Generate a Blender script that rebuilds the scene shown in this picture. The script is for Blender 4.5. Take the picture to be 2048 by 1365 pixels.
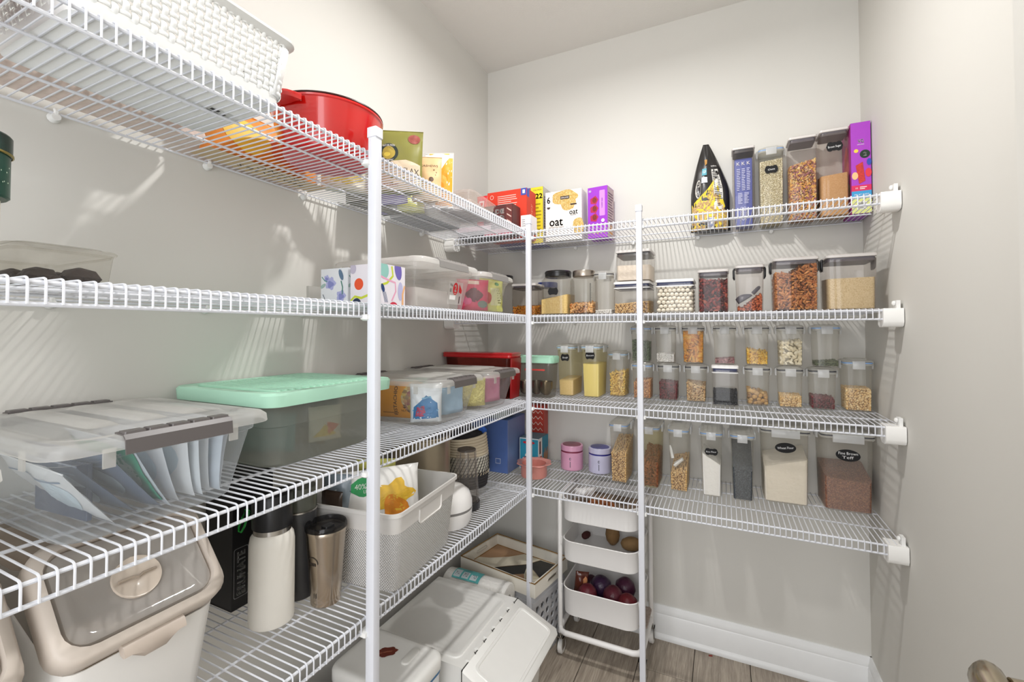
import bpy, math, random
import numpy as np
from mathutils import Vector, Matrix, noise
random.seed(7)
C = bpy.context.scene.collection
for o in list(bpy.data.objects): bpy.data.objects.remove(o)
SC = bpy.context.scene

# ------------------------------------------------------------------ camera, world, lights, exposure
cam = bpy.data.cameras.new('camera'); camo = bpy.data.objects.new('camera', cam); C.objects.link(camo)
cam.sensor_width = 36; cam.sensor_fit = 'HORIZONTAL'; cam.lens = 891.97/2048*36; cam.shift_y = (641.59-682.5)/2048
cam.clip_start = 0.02
yaw, pitch, roll = -0.4438, 0.0228, -0.0021
f_ = Vector((math.sin(yaw)*math.cos(pitch), math.cos(yaw)*math.cos(pitch), math.sin(pitch)))
r0 = Vector((math.cos(yaw), -math.sin(yaw), 0)); u0 = r0.cross(f_)
r_ = math.cos(roll)*r0+math.sin(roll)*u0; u_ = -math.sin(roll)*r0+math.cos(roll)*u0
M = Matrix((r_, u_, -f_)).transposed().to_4x4(); M.translation = (0.6332, -1.4707, 1.1807)
camo.matrix_world = M; SC.camera = camo
SC.view_settings.view_transform = 'Standard'; SC.view_settings.look = 'None'
SC.view_settings.gamma = 1; SC.view_settings.use_curve_mapping = False
SC.view_settings.exposure = 0.27
SC.cycles.transparent_max_bounces = 48
SC.cycles.max_bounces = 8
W_ = bpy.data.worlds.new('world'); SC.world = W_; W_.use_nodes = True
W_.node_tree.nodes['Background'].inputs[0].default_value = (0.97, 0.98, 1.0, 1)
W_.node_tree.nodes['Background'].inputs[1].default_value = 0.95
def light(name, typ, loc, power, color, size=.1, rot=None):
    l = bpy.data.lights.new(name, typ); l.energy = power; l.color = color
    if typ == 'AREA': l.shape = 'RECTANGLE'; l.size = size[0]; l.size_y = size[1]
    else: l.shadow_soft_size = size
    o = bpy.data.objects.new(name, l); C.objects.link(o); o.location = loc
    if rot: o.rotation_euler = rot
    return o
lamp = light('ceiling_lamp_light', 'AREA', (.353, -.47, 2.26), 10.4, (1.0, .985, .965), (.07, .07), (0, 0, 0)); lamp.data.shape = 'DISK'
light('rear_fill_light', 'AREA', (.55, -2.25, 1.45), 17.0, (.97, .98, 1.0), (1.1, 1.8), (math.radians(90), 0, 0))  # unseen fill light, added behind the camera to brighten the room

# ------------------------------------------------------------------ materials
def lin(h):
    h = h.lstrip('#'); v = [int(h[i:i+2], 16)/255 for i in (0, 2, 4)]
    return tuple((c/12.92 if c <= .04045 else ((c+.055)/1.055)**2.4) for c in v)+(1,)
MC = {}
def mat(col, rough=.5, metal=0, spec=.5, coat=0, noise_=0, nscale=30, bump=0, bscale=60, sss=0, key=''):
    k = ('m', col, rough, metal, spec, coat, noise_, nscale, bump, bscale, key)
    if k in MC: return MC[k]
    m = bpy.data.materials.new('surface'); m.use_nodes = True; nt = m.node_tree; b = nt.nodes['Principled BSDF']
    c = lin(col)
    b.inputs['Base Color'].default_value = c; b.inputs['Roughness'].default_value = rough
    b.inputs['Metallic'].default_value = metal; b.inputs['Specular IOR Level'].default_value = spec
    b.inputs['Coat Weight'].default_value = coat
    tc = nt.nodes.new('ShaderNodeTexCoord')
    n = nt.nodes.new('ShaderNodeTexNoise'); n.inputs['Scale'].default_value = nscale; n.inputs['Detail'].default_value = 3
    nt.links.new(tc.outputs['Object'], n.inputs['Vector'])
    mx = nt.nodes.new('ShaderNodeMix'); mx.data_type = 'RGBA'
    a = noise_ if noise_ else .02
    mx.inputs[6].default_value = tuple(x*(1-a) for x in c[:3])+(1,); mx.inputs[7].default_value = tuple(min(1, x*(1+a)) for x in c[:3])+(1,)
    nt.links.new(n.outputs['Fac'], mx.inputs[0]); nt.links.new(mx.outputs[2], b.inputs['Base Color'])
    if bump:
        n2 = nt.nodes.new('ShaderNodeTexNoise'); n2.inputs['Scale'].default_value = bscale
        nt.links.new(tc.outputs['Object'], n2.inputs['Vector'])
        bp = nt.nodes.new('ShaderNodeBump'); bp.inputs['Strength'].default_value = bump; bp.inputs['Distance'].default_value = .01
        nt.links.new(n2.outputs['Fac'], bp.inputs['Height']); nt.links.new(bp.outputs['Normal'], b.inputs['Normal'])
    MC[k] = m; return m
def clear(tint='#ffffff', haze=.1, rough=.15, hazecol='#dcdad4', edge=.55):
    """clear or cloudy plastic: transparent, a milky share that scatters light both ways, and a glossy skin"""
    k = ('c', tint, haze, rough, hazecol, edge)
    if k in MC: return MC[k]
    m = bpy.data.materials.new('clear_plastic'); m.use_nodes = True; nt = m.node_tree; nt.nodes.remove(nt.nodes['Principled BSDF'])
    N = nt.nodes.new; lk = nt.links.new
    d = N('ShaderNodeBsdfDiffuse'); d.inputs[0].default_value = lin(hazecol)
    tl = N('ShaderNodeBsdfTranslucent'); tl.inputs[0].default_value = lin(hazecol)
    dm = N('ShaderNodeMixShader'); dm.inputs[0].default_value = .5; lk(d.outputs[0], dm.inputs[1]); lk(tl.outputs[0], dm.inputs[2])
    t = N('ShaderNodeBsdfTransparent'); c = lin(tint); t.inputs[0].default_value = tuple(x**.5 for x in c[:3])+(1,)
    g = N('ShaderNodeBsdfGlossy'); g.inputs['Roughness'].default_value = max(.04, rough*.6)
    lf = N('ShaderNodeLayerWeight'); lf.inputs['Blend'].default_value = .35
    p = N('ShaderNodeMath'); p.operation = 'POWER'; p.inputs[1].default_value = 4; lk(lf.outputs['Facing'], p.inputs[0])
    ma = N('ShaderNodeMath'); ma.operation = 'MULTIPLY_ADD'; ma.inputs[1].default_value = edge*.5; ma.inputs[2].default_value = haze*.62; ma.use_clamp = True; lk(p.outputs[0], ma.inputs[0])
    mg = N('ShaderNodeMath'); mg.operation = 'MULTIPLY_ADD'; mg.inputs[1].default_value = .35; mg.inputs[2].default_value = .028; mg.use_clamp = True; lk(p.outputs[0], mg.inputs[0])
    m1 = N('ShaderNodeMixShader'); m2 = N('ShaderNodeMixShader')
    lk(ma.outputs[0], m1.inputs[0]); lk(t.outputs[0], m1.inputs[1]); lk(dm.outputs[0], m1.inputs[2])
    lk(mg.outputs[0], m2.inputs[0]); lk(m1.outputs[0], m2.inputs[1]); lk(g.outputs[0], m2.inputs[2])
    lk(m2.outputs[0], nt.nodes['Material Output'].inputs[0]); m['clear'] = 1
    MC[k] = m; return m
def ramp(nt, src, cols):
    r = nt.nodes.new('ShaderNodeValToRGB'); e = r.color_ramp.elements
    r.color_ramp.interpolation = 'LINEAR'
    for i, c in enumerate(cols):
        if i < 2: el = e[i]
        else: el = e.new(1)
        el.position = i/(len(cols)-1); el.color = lin(c)
    nt.links.new(src, r.inputs[0]); return r.outputs[0]
def grainmat(cols, rough=.5, spec=.3):
    """each loose piece takes its own colour"""
    k = ('g', tuple(cols), rough)
    if k in MC: return MC[k]
    m = bpy.data.materials.new('grains'); m.use_nodes = True; nt = m.node_tree; b = nt.nodes['Principled BSDF']
    gi = nt.nodes.new('ShaderNodeNewGeometry')
    nt.links.new(ramp(nt, gi.outputs['Random Per Island'], cols), b.inputs['Base Color'])
    b.inputs['Roughness'].default_value = rough; b.inputs['Specular IOR Level'].default_value = spec
    MC[k] = m; return m
def speckmat(cols, scale=500, rough=.7, bump=.4):
    """fine seed or flake mass: cell colours and fine relief"""
    k = ('s', tuple(cols), scale, bump)
    if k in MC: return MC[k]
    m = bpy.data.materials.new('fine_mass'); m.use_nodes = True; nt = m.node_tree; b = nt.nodes['Principled BSDF']
    tc = nt.nodes.new('ShaderNodeTexCoord'); v = nt.nodes.new('ShaderNodeTexVoronoi'); v.inputs['Scale'].default_value = scale
    nt.links.new(tc.outputs['Object'], v.inputs['Vector'])
    sp = nt.nodes.new('ShaderNodeSeparateColor'); nt.links.new(v.outputs['Color'], sp.inputs[0])
    nt.links.new(ramp(nt, sp.outputs[0], cols), b.inputs['Base Color'])
    bp = nt.nodes.new('ShaderNodeBump'); bp.inputs['Strength'].default_value = bump; bp.inputs['Distance'].default_value = .002; bp.invert = True
    nt.links.new(v.outputs['Distance'], bp.inputs['Height']); nt.links.new(bp.outputs['Normal'], b.inputs['Normal'])
    b.inputs['Roughness'].default_value = rough; MC[k] = m; return m

WIRE = mat('#dcdee4', .35, spec=.4)
WHITE = mat('#eeeeec', .4); WHITE2 = mat('#f3f3f1', .3)
POLE = mat('#dddfe6', .35)
NAVY = mat('#333c66', .4); DGREY = mat('#56524f', .5); BLACK = mat('#17171a', .35); CHALK = mat('#121214', .8)
INK = mat('#1b1a1c', .6); PAPER = mat('#f4f2ee', .6); CHALKW = mat('#e8e8e8', .8)
BLUEG = mat('#86a9d8', .35)

# ------------------------------------------------------------------ mesh helpers
class MB:
    def __init__(s): s.v = []; s.f = []; s.mi = []
    def add(s, vs, fs, mi=0):
        n = len(s.v); s.v += [tuple(v) for v in vs]; s.f += [tuple(i+n for i in f) for f in fs]; s.mi += [mi]*len(fs); return s
    def box(s, x0, x1, y0, y1, z0, z1, mi=0):
        return s.add([(x0,y0,z0),(x1,y0,z0),(x1,y1,z0),(x0,y1,z0),(x0,y0,z1),(x1,y0,z1),(x1,y1,z1),(x0,y1,z1)],
                     [(0,3,2,1),(4,5,6,7),(0,1,5,4),(1,2,6,5),(2,3,7,6),(3,0,4,7)], mi)
    def rings(s, R, cap0=True, cap1=True, mi=0, closed=True):
        n = len(R[0]); vs = [p for r in R for p in r]; fs = []
        for i in range(len(R)-1):
            for j in range(n if closed else n-1):
                k = (j+1) % n; fs.append((i*n+j, i*n+k, (i+1)*n+k, (i+1)*n+j))
        if cap0: fs.append(tuple(reversed(range(n))))
        if cap1: fs.append(tuple((len(R)-1)*n+j for j in range(n)))
        return s.add(vs, fs, mi)
    def loft(s, secs, cap0=True, cap1=True, k=4, mi=0):
        """secs: (z, hx, hy, r[, cx, cy]) rounded rectangles"""
        return s.rings([rr(*q, k=k) for q in secs], cap0, cap1, mi)
    def lathe(s, prof, n=28, cap0=True, cap1=True, mi=0, cx=0, cy=0):
        return s.rings([[(cx+r*math.cos(a*2*math.pi/n), cy+r*math.sin(a*2*math.pi/n), z) for a in range(n)] for r, z in prof], cap0, cap1, mi)
    def tube(s, path, r, n=8, mi=0, closed=False):
        P = [Vector(p) for p in path]; R = []
        up = None
        for i, p in enumerate(P):
            if closed: d = (P[(i+1) % len(P)]-P[i-1])
            else: d = (P[min(i+1, len(P)-1)]-P[max(i-1, 0)])
            d.normalize()
            if up is None: up = Vector((0, 0, 1)) if abs(d.z) < .9 else Vector((1, 0, 0))
            a = d.cross(up).normalized(); b = a.cross(d).normalized(); up = b
            R.append([tuple(p+r*(math.cos(t*2*math.pi/n)*a+math.sin(t*2*math.pi/n)*b)) for t in range(n)])
        if closed: R.append(R[0])
        return s.rings(R, not closed, not closed, mi)
    def xf(s, M):
        s.v = [tuple(M @ Vector(v)) for v in s.v]; return s
    def mesh(s, name, mats, smooth=True, ang=35):
        me = bpy.data.meshes.new(name); me.from_pydata(s.v, [], s.f); 
        for m in (mats if isinstance(mats, (list, tuple)) else [mats]): me.materials.append(m)
        if len(me.materials) > 1: me.polygons.foreach_set('material_index', s.mi)
        if smooth:
            me.polygons.foreach_set('use_smooth', [True]*len(me.polygons))
            try: me.set_sharp_from_angle(angle=math.radians(ang))
            except Exception: pass
        me.update(); return me
def rr(z, hx, hy, r, cx=0, cy=0, k=4):
    r = max(.0003, min(r, hx*.999, hy*.999)); P = []
    for (sx, sy, a0) in ((1,1,0),(-1,1,90),(-1,-1,180),(1,-1,270)):
        for i in range(k+1):
            a = math.radians(a0+90*i/k); P.append((cx+sx*(hx-r)+r*math.cos(a), cy+sy*(hy-r)+r*math.sin(a), z))
    return P
def link(name, me, parent=None, label=None, kind=None, loc=None):
    o = bpy.data.objects.new(name, me); C.objects.link(o)
    if parent: o.parent = parent
    if loc: o.location = loc
    if label: o['label'] = label
    if kind: o['kind'] = kind
    return o
def part(name, mb, m, parent, label=None, kind=None, smooth=True, ang=35):
    return link(name, mb.mesh(name, m, smooth, ang), parent, label, kind)
def thing(name, label, cat, loc=(0,0,0), rz=0, group=None):
    o = bpy.data.objects.new(name, None); C.objects.link(o); o.location = loc; o.rotation_euler = (0, 0, math.radians(rz))
    o.empty_display_size = .02; o['label'] = label; o['category'] = cat
    if group: o['group'] = group
    return o
def tag(o, label, cat, group=None):
    o['label'] = label; o['category'] = cat
    if group: o['group'] = group
    return o
def struct(name, mb, m, parent=None, smooth=False):
    o = part(name, mb, m, parent, smooth=smooth)
    if not parent: o['kind'] = 'structure'
    return o

TXT = {}
def textmesh(s):
    if s in TXT: return TXT[s]
    cu = bpy.data.curves.new('lettering', 'FONT'); cu.body = s; cu.resolution_u = 2
    o = bpy.data.objects.new('lettering', cu); C.objects.link(o)
    dg = bpy.context.evaluated_depsgraph_get(); me = bpy.data.meshes.new_from_object(o.evaluated_get(dg))
    v = [tuple(x.co[:2]) for x in me.vertices]; f = [tuple(p.vertices) for p in me.polygons]
    bpy.data.objects.remove(o); bpy.data.curves.remove(cu); bpy.data.meshes.remove(me)
    xs = [a[0] for a in v] or [0, 1]; ys = [a[1] for a in v] or [0, 1]
    TXT[s] = (v, f, min(xs), max(xs), min(ys), max(ys)); return TXT[s]
class Print:
    """flat print laid on a surface; S(u, v, off) -> local point"""
    def __init__(s, S, clip=None):
        s.clip = clip; s.fine = not hasattr(S, 'flat'); s.mb = MB(); s.mats = []; s.lay = 1
        s.S = S if not clip else (lambda u, v, o: S(min(max(u, clip[0]), clip[2]), min(max(v, clip[1]), clip[3]), o))
    def _m(s, m):
        if isinstance(m, str): m = mat(m, .55)
        if m not in s.mats: s.mats.append(m)
        return s.mats.index(m)
    def _o(s): s.lay += 1; return .0003+s.lay*.00008
    def rect(s, u0, v0, u1, v1, m, n=4, rnd=0):
        o = s._o(); N = n if not s.fine or n == 1 else max(n, 10)
        if rnd:
            P = [(p[0], p[1]) for p in rr(0, abs(u1-u0)/2, abs(v1-v0)/2, rnd, (u0+u1)/2, (v0+v1)/2, k=3)]
            s.mb.add([s.S(a, b, o) for a, b in P], [tuple(range(len(P)))], s._m(m)); return s
        vs = [s.S(u0+(u1-u0)*i/N, v0+(v1-v0)*j/N, o) for j in range(N+1) for i in range(N+1)]
        s.mb.add(vs, [(j*(N+1)+i, j*(N+1)+i+1, (j+1)*(N+1)+i+1, (j+1)*(N+1)+i) for j in range(N) for i in range(N)], s._m(m)); return s
    def ell(s, u, v, a, b, m, n=20, wob=0, lob=0, rot=0):
        o = s._o(); P = [(u, v)]
        RN = (.2, .4, .6, .8, 1) if s.fine else (.5, 1)
        for ring in RN:
            for i in range(n):
                t = i*2*math.pi/n; q = ring*(1+wob*math.cos(lob*t)+ (random.uniform(-wob, wob) if wob and not lob else 0))
                x, y = a*q*math.cos(t), b*q*math.sin(t); c_, s_ = math.cos(rot), math.sin(rot)
                P.append((u+x*c_-y*s_, v+x*s_+y*c_))
        F = [(0, 1+i, 1+(i+1) % n) for i in range(n)]
        for q in range(len(RN)-1): F += [(1+q*n+i, 1+q*n+n+i, 1+q*n+n+(i+1) % n, 1+q*n+(i+1) % n) for i in range(n)]
        s.mb.add([s.S(p, q, o) for p, q in P], F, s._m(m)); return s
    def poly(s, pts, m):
        o = s._o()
        if not s.fine: s.mb.add([s.S(p, q, o) for p, q in pts], [tuple(range(len(pts)))], s._m(m)); return s
        cx, cy = sum(p[0] for p in pts)/len(pts), sum(p[1] for p in pts)/len(pts); k = s._m(m); N = 7
        for i in range(len(pts)):
            A, Bp = pts[i], pts[(i+1) % len(pts)]; V = []; ix = {}
            for a in range(N+1):
                for b in range(N+1-a):
                    ix[a, b] = len(V); V.append(s.S(cx+(A[0]-cx)*a/N+(Bp[0]-cx)*b/N, cy+(A[1]-cy)*a/N+(Bp[1]-cy)*b/N, o))
            F = [(ix[a, b], ix[a+1, b], ix[a, b+1]) for a in range(N) for b in range(N-a)]+[(ix[a+1, b], ix[a+1, b+1], ix[a, b+1]) for a in range(N-1) for b in range(N-1-a)]
            s.mb.add(V, F, k)
        return s
    def curve(s, pts, w, m):
        o = s._o(); L = []; n = len(pts)
        for i, p in enumerate(pts):
            d = Vector(pts[min(i+1, n-1)])-Vector(pts[max(i-1, 0)]); d.normalize(); L += [(p[0]-d.y*w/2, p[1]+d.x*w/2), (p[0]+d.y*w/2, p[1]-d.x*w/2)]
        s.mb.add([s.S(a, b, o) for a, b in L], [(2*i, 2*i+1, 2*i+3, 2*i+2) for i in range(n-1)], s._m(m)); return s
    def text(s, t, u, v, h, m, w=None, rot=0, bold=0):
        """centred at (u, v), cap height about h, optional fixed width w"""
        o = s._o(); V, F, x0, x1, y0, y1 = textmesh(t); k = h/.7
        kx = (w/(x1-x0)) if w else k; c_, s_ = math.cos(rot), math.sin(rot)
        offs = [(0, 0)]+([(bold, 0), (0, bold), (-bold, 0), (0, -bold)] if bold else [])
        for bu, bv in offs:
            P = [((a-(x0+x1)/2)*kx, (b-.35)*k) for a, b in V]
            s.mb.add([s.S(u+bu+x*c_-y*s_, v+bv+x*s_+y*c_, o) for x, y in P], F, s._m(m))
        return s
    def lines(s, u0, v0, u1, v1, n, m, fill=.45):
        """rows of small unreadable print"""
        for i in range(n):
            vv = v0+(v1-v0)*(i+.5)/n; h = abs(v1-v0)/n*fill; e = u1-(u1-u0)*random.choice((0, .05, .12, .3))
            s.rect(u0, vv-h/2, e, vv+h/2, m, n=1)
        return s
    def done(s, parent, name='print', label=None):
        return link(name, s.mb.mesh(name, s.mats, smooth=False), parent, label)
def plane(o, u, v):
    """surface function from an origin, a unit u and a unit v"""
    o, u, v = Vector(o), Vector(u).normalized(), Vector(v).normalized(); n = u.cross(v)
    f = lambda a, b, off: tuple(o+a*u+b*v+off*n)
    f.flat = True; return f

# ico template for loose pieces
def _ell(nu=6, nv=4):
    v = [(0, 0, 1)]; f = []
    for j in range(1, nv):
        for i in range(nu):
            a, b = math.pi*j/nv, 2*math.pi*(i+.5*(j % 2))/nu; v.append((math.sin(a)*math.cos(b), math.sin(a)*math.sin(b), math.cos(a)))
    v.append((0, 0, -1))
    for i in range(nu): f.append((0, 1+i, 1+(i+1) % nu))
    for j in range(nv-2):
        for i in range(nu): a = 1+j*nu+i; b = 1+j*nu+(i+1) % nu; f += [(a, a+nu, b+nu, b)]
    L = 1+(nv-2)*nu
    for i in range(nu): f.append((L+i, len(v)-1, L+(i+1) % nu))
    return np.array(v), f
EV, EF = _ell()
def pieces(pts, size, name, m, parent, flat=0, jit=.25, label=None, box=None):
    """loose pieces at pts, one joined mesh"""
    n = len(pts)
    if not n: return
    rng = np.random.default_rng(n+len(name)); V = np.zeros((n, len(EV), 3))
    S = np.array(size)
    for i, p in enumerate(pts):
        q = rng.normal(size=4)
        if flat: q = q*np.array([1, flat, flat, 1])
        q /= np.linalg.norm(q); w, x, y, z = q
        R = np.array([[1-2*(y*y+z*z), 2*(x*y-z*w), 2*(x*z+y*w)], [2*(x*y+z*w), 1-2*(x*x+z*z), 2*(y*z-x*w)], [2*(x*z-y*w), 2*(y*z+x*w), 1-2*(x*x+y*y)]])
        V[i] = (EV*(S*(1+rng.uniform(-jit, jit)))) @ R.T + np.array(p)
    if box:      # pieces pressed flat against the jar wall and floor
        hx, hy, z0, tp, H = box; V[..., 2] = np.maximum(V[..., 2], z0); sc_ = 1+tp*(V[..., 2]-z0)/H
        V[..., 0] = np.clip(V[..., 0], -hx*sc_, hx*sc_); V[..., 1] = np.clip(V[..., 1], -hy*sc_, hy*sc_)
    k = len(EV); F = [tuple(a+i*k for a in f) for i in range(n) for f in EF]
    me = bpy.data.meshes.new(name); me.from_pydata(V.reshape(-1, 3).tolist(), [], F); me.materials.append(m)
    me.polygons.foreach_set('use_smooth', [True]*len(me.polygons)); me.update()
    return link(name, me, parent, label, 'stuff')
def heap(hx, hy, z0, top, m, parent, r=.006, name='contents', n=14, taper=0, H=.1, label=None):
    """a filled mass with an uneven top; top(u,v) in -1..1 -> height"""
    mb = MB(); R = []
    zs = [0, .5, 1]
    base = rr(0, 1, 1, .15, k=3)
    def pt(bx, by, z): 
        s = 1+taper*(z-z0)/H
        return (bx*hx*s, by*hy*s, z)
    rings = []
    for t in zs: rings.append([pt(b[0], b[1], z0+(top(b[0], b[1])-z0)*t) for b in base])
    for q in (.75, .5, .25): rings.append([pt(b[0]*q, b[1]*q, top(b[0]*q, b[1]*q)) for b in base])
    mb.rings(rings, True, True)
    return part(name, mb, m, parent, label, 'stuff', ang=50)
def fill_pts(hx, hy, z0, top, step, taper=0, H=.1, sides='flrt', inset=None):
    P = []; ins = inset if inset is not None else step*.45
    def add(bx, by, z):
        s = 1+taper*(z-z0)/H; P.append((bx*s, by*s, z))
    j = lambda: random.uniform(-.3, .3)*step
    X, Y = hx-ins, hy-ins
    def wall(axis, sg):
        L = X if axis == 'x' else Y; n = max(2, int(2*L/step)+1)
        for i in range(n):
            a = -L+2*L*i/(n-1) if n > 1 else 0
            x, y = (a, sg*Y) if axis == 'x' else (sg*X, a)
            zt = top(x/hx, y/hy); z = z0+ins
            row = 0
            while z < zt-ins*.4:
                jj = j()*1.2+(step*.5 if row % 2 else 0); lim = lambda q, m_: max(-m_, min(m_, q))
                add(lim(x+(jj if axis == 'x' else random.uniform(-.12, .12)*step), X), lim(y+(random.uniform(-.12, .12)*step if axis == 'x' else jj), Y), z+j()*.9); z += step*.80; row += 1
    if 'f' in sides: wall('x', -1)
    if 'b' in sides: wall('x', 1)
    if 'l' in sides: wall('y', -1)
    if 'r' in sides: wall('y', 1)
    if 't' in sides:
        nx, ny = int(2*X/step)+1, int(2*Y/step)+1
        for i in range(nx+1):
            for k in range(ny+1):
                x, y = -X+2*X*i/max(1, nx), -Y+2*Y*k/max(1, ny); add(x+j(), y+j(), top(x/hx, y/hy)-ins*.6)
    return P
def loose(kind, hx, hy, z0, top, parent, taper=0, H=.1):
    """contents of a jar: kind -> look. Darker core mass plus pieces against the walls and on top"""
    K = KINDS[kind]
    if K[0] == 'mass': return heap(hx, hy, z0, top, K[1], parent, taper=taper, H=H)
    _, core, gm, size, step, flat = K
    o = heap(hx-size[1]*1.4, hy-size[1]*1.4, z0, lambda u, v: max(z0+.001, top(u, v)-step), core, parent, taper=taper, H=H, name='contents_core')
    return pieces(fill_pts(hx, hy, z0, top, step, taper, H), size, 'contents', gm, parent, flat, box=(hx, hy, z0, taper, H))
KINDS = {
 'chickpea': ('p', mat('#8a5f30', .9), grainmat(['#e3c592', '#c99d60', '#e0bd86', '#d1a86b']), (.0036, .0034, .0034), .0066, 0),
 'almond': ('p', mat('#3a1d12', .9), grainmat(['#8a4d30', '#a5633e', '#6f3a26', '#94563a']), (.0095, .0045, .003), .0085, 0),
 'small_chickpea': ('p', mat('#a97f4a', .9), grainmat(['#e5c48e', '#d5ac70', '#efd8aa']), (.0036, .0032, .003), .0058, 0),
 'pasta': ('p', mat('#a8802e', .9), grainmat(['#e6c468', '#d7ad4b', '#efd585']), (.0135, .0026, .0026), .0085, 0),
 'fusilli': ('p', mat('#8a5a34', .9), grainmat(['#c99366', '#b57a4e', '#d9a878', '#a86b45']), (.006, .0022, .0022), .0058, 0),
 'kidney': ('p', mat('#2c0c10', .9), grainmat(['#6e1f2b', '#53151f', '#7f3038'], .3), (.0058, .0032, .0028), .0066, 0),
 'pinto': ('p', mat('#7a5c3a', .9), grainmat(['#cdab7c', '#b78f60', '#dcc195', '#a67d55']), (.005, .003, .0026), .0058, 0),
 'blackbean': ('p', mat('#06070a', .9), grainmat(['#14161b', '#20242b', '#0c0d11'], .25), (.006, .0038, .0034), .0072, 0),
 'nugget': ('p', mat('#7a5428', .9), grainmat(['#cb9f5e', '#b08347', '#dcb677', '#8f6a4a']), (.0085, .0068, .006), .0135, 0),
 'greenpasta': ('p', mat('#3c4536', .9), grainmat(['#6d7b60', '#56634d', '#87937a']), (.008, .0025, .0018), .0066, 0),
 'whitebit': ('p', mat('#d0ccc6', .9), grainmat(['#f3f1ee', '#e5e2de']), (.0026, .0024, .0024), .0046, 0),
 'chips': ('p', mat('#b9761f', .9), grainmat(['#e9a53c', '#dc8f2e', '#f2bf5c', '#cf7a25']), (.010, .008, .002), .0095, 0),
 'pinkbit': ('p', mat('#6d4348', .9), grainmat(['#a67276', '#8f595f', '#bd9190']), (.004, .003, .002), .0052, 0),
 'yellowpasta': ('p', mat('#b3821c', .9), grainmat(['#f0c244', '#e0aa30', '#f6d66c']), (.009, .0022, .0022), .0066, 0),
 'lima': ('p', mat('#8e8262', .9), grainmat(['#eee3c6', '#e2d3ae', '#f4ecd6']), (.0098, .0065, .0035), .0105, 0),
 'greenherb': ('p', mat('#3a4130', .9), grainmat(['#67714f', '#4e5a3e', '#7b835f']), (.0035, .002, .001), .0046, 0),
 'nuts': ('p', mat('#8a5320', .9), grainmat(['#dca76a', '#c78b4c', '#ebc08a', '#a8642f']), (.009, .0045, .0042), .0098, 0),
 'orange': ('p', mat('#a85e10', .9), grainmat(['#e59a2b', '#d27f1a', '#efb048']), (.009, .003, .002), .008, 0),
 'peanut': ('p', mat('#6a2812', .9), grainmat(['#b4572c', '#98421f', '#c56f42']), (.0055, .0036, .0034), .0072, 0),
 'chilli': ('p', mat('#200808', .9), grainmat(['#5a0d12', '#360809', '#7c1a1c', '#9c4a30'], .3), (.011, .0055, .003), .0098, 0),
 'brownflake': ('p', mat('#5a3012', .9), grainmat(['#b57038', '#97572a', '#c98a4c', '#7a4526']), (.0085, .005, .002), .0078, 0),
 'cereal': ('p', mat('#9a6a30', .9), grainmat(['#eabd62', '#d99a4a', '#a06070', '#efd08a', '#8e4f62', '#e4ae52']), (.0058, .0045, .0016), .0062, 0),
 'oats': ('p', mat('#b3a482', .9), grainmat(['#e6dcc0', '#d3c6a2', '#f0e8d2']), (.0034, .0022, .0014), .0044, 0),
 'quinoa': ('mass', speckmat(['#d6b46c', '#e2c684', '#c39c52', '#ecd79c'], 700)),
 'flour': ('mass', mat('#ece3d4', .9, noise_=.03, nscale=50, bump=.2, bscale=90)),
 'whiteflour': ('mass', mat('#f4f2ee', .9, noise_=.02, bump=.15, bscale=80)),
 'blackseed': ('mass', speckmat(['#2c3138', '#454c55', '#1c2026', '#6a727a'], 650)),
 'brownseed': ('mass', speckmat(['#8a5f4c', '#75483a', '#a8775a', '#5f4038'], 420, bump=.8)),
 'sugar': ('mass', speckmat(['#c79a66', '#bf905c', '#cda272'], 500, bump=.1)),
 'rice': ('mass', speckmat(['#c6b086', '#d3bf98', '#b59d70'], 560)),
 'suji': ('mass', speckmat(['#dcbf8a', '#e3ca9a', '#d3b47c'], 700, bump=.1)),
 'besan': ('mass', mat('#eedd92', .9, noise_=.02, bump=.1)),
 'cream': ('mass', mat('#efe2d2', .9, noise_=.03, bump=.3, bscale=120)),
}
exec_order = []

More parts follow.
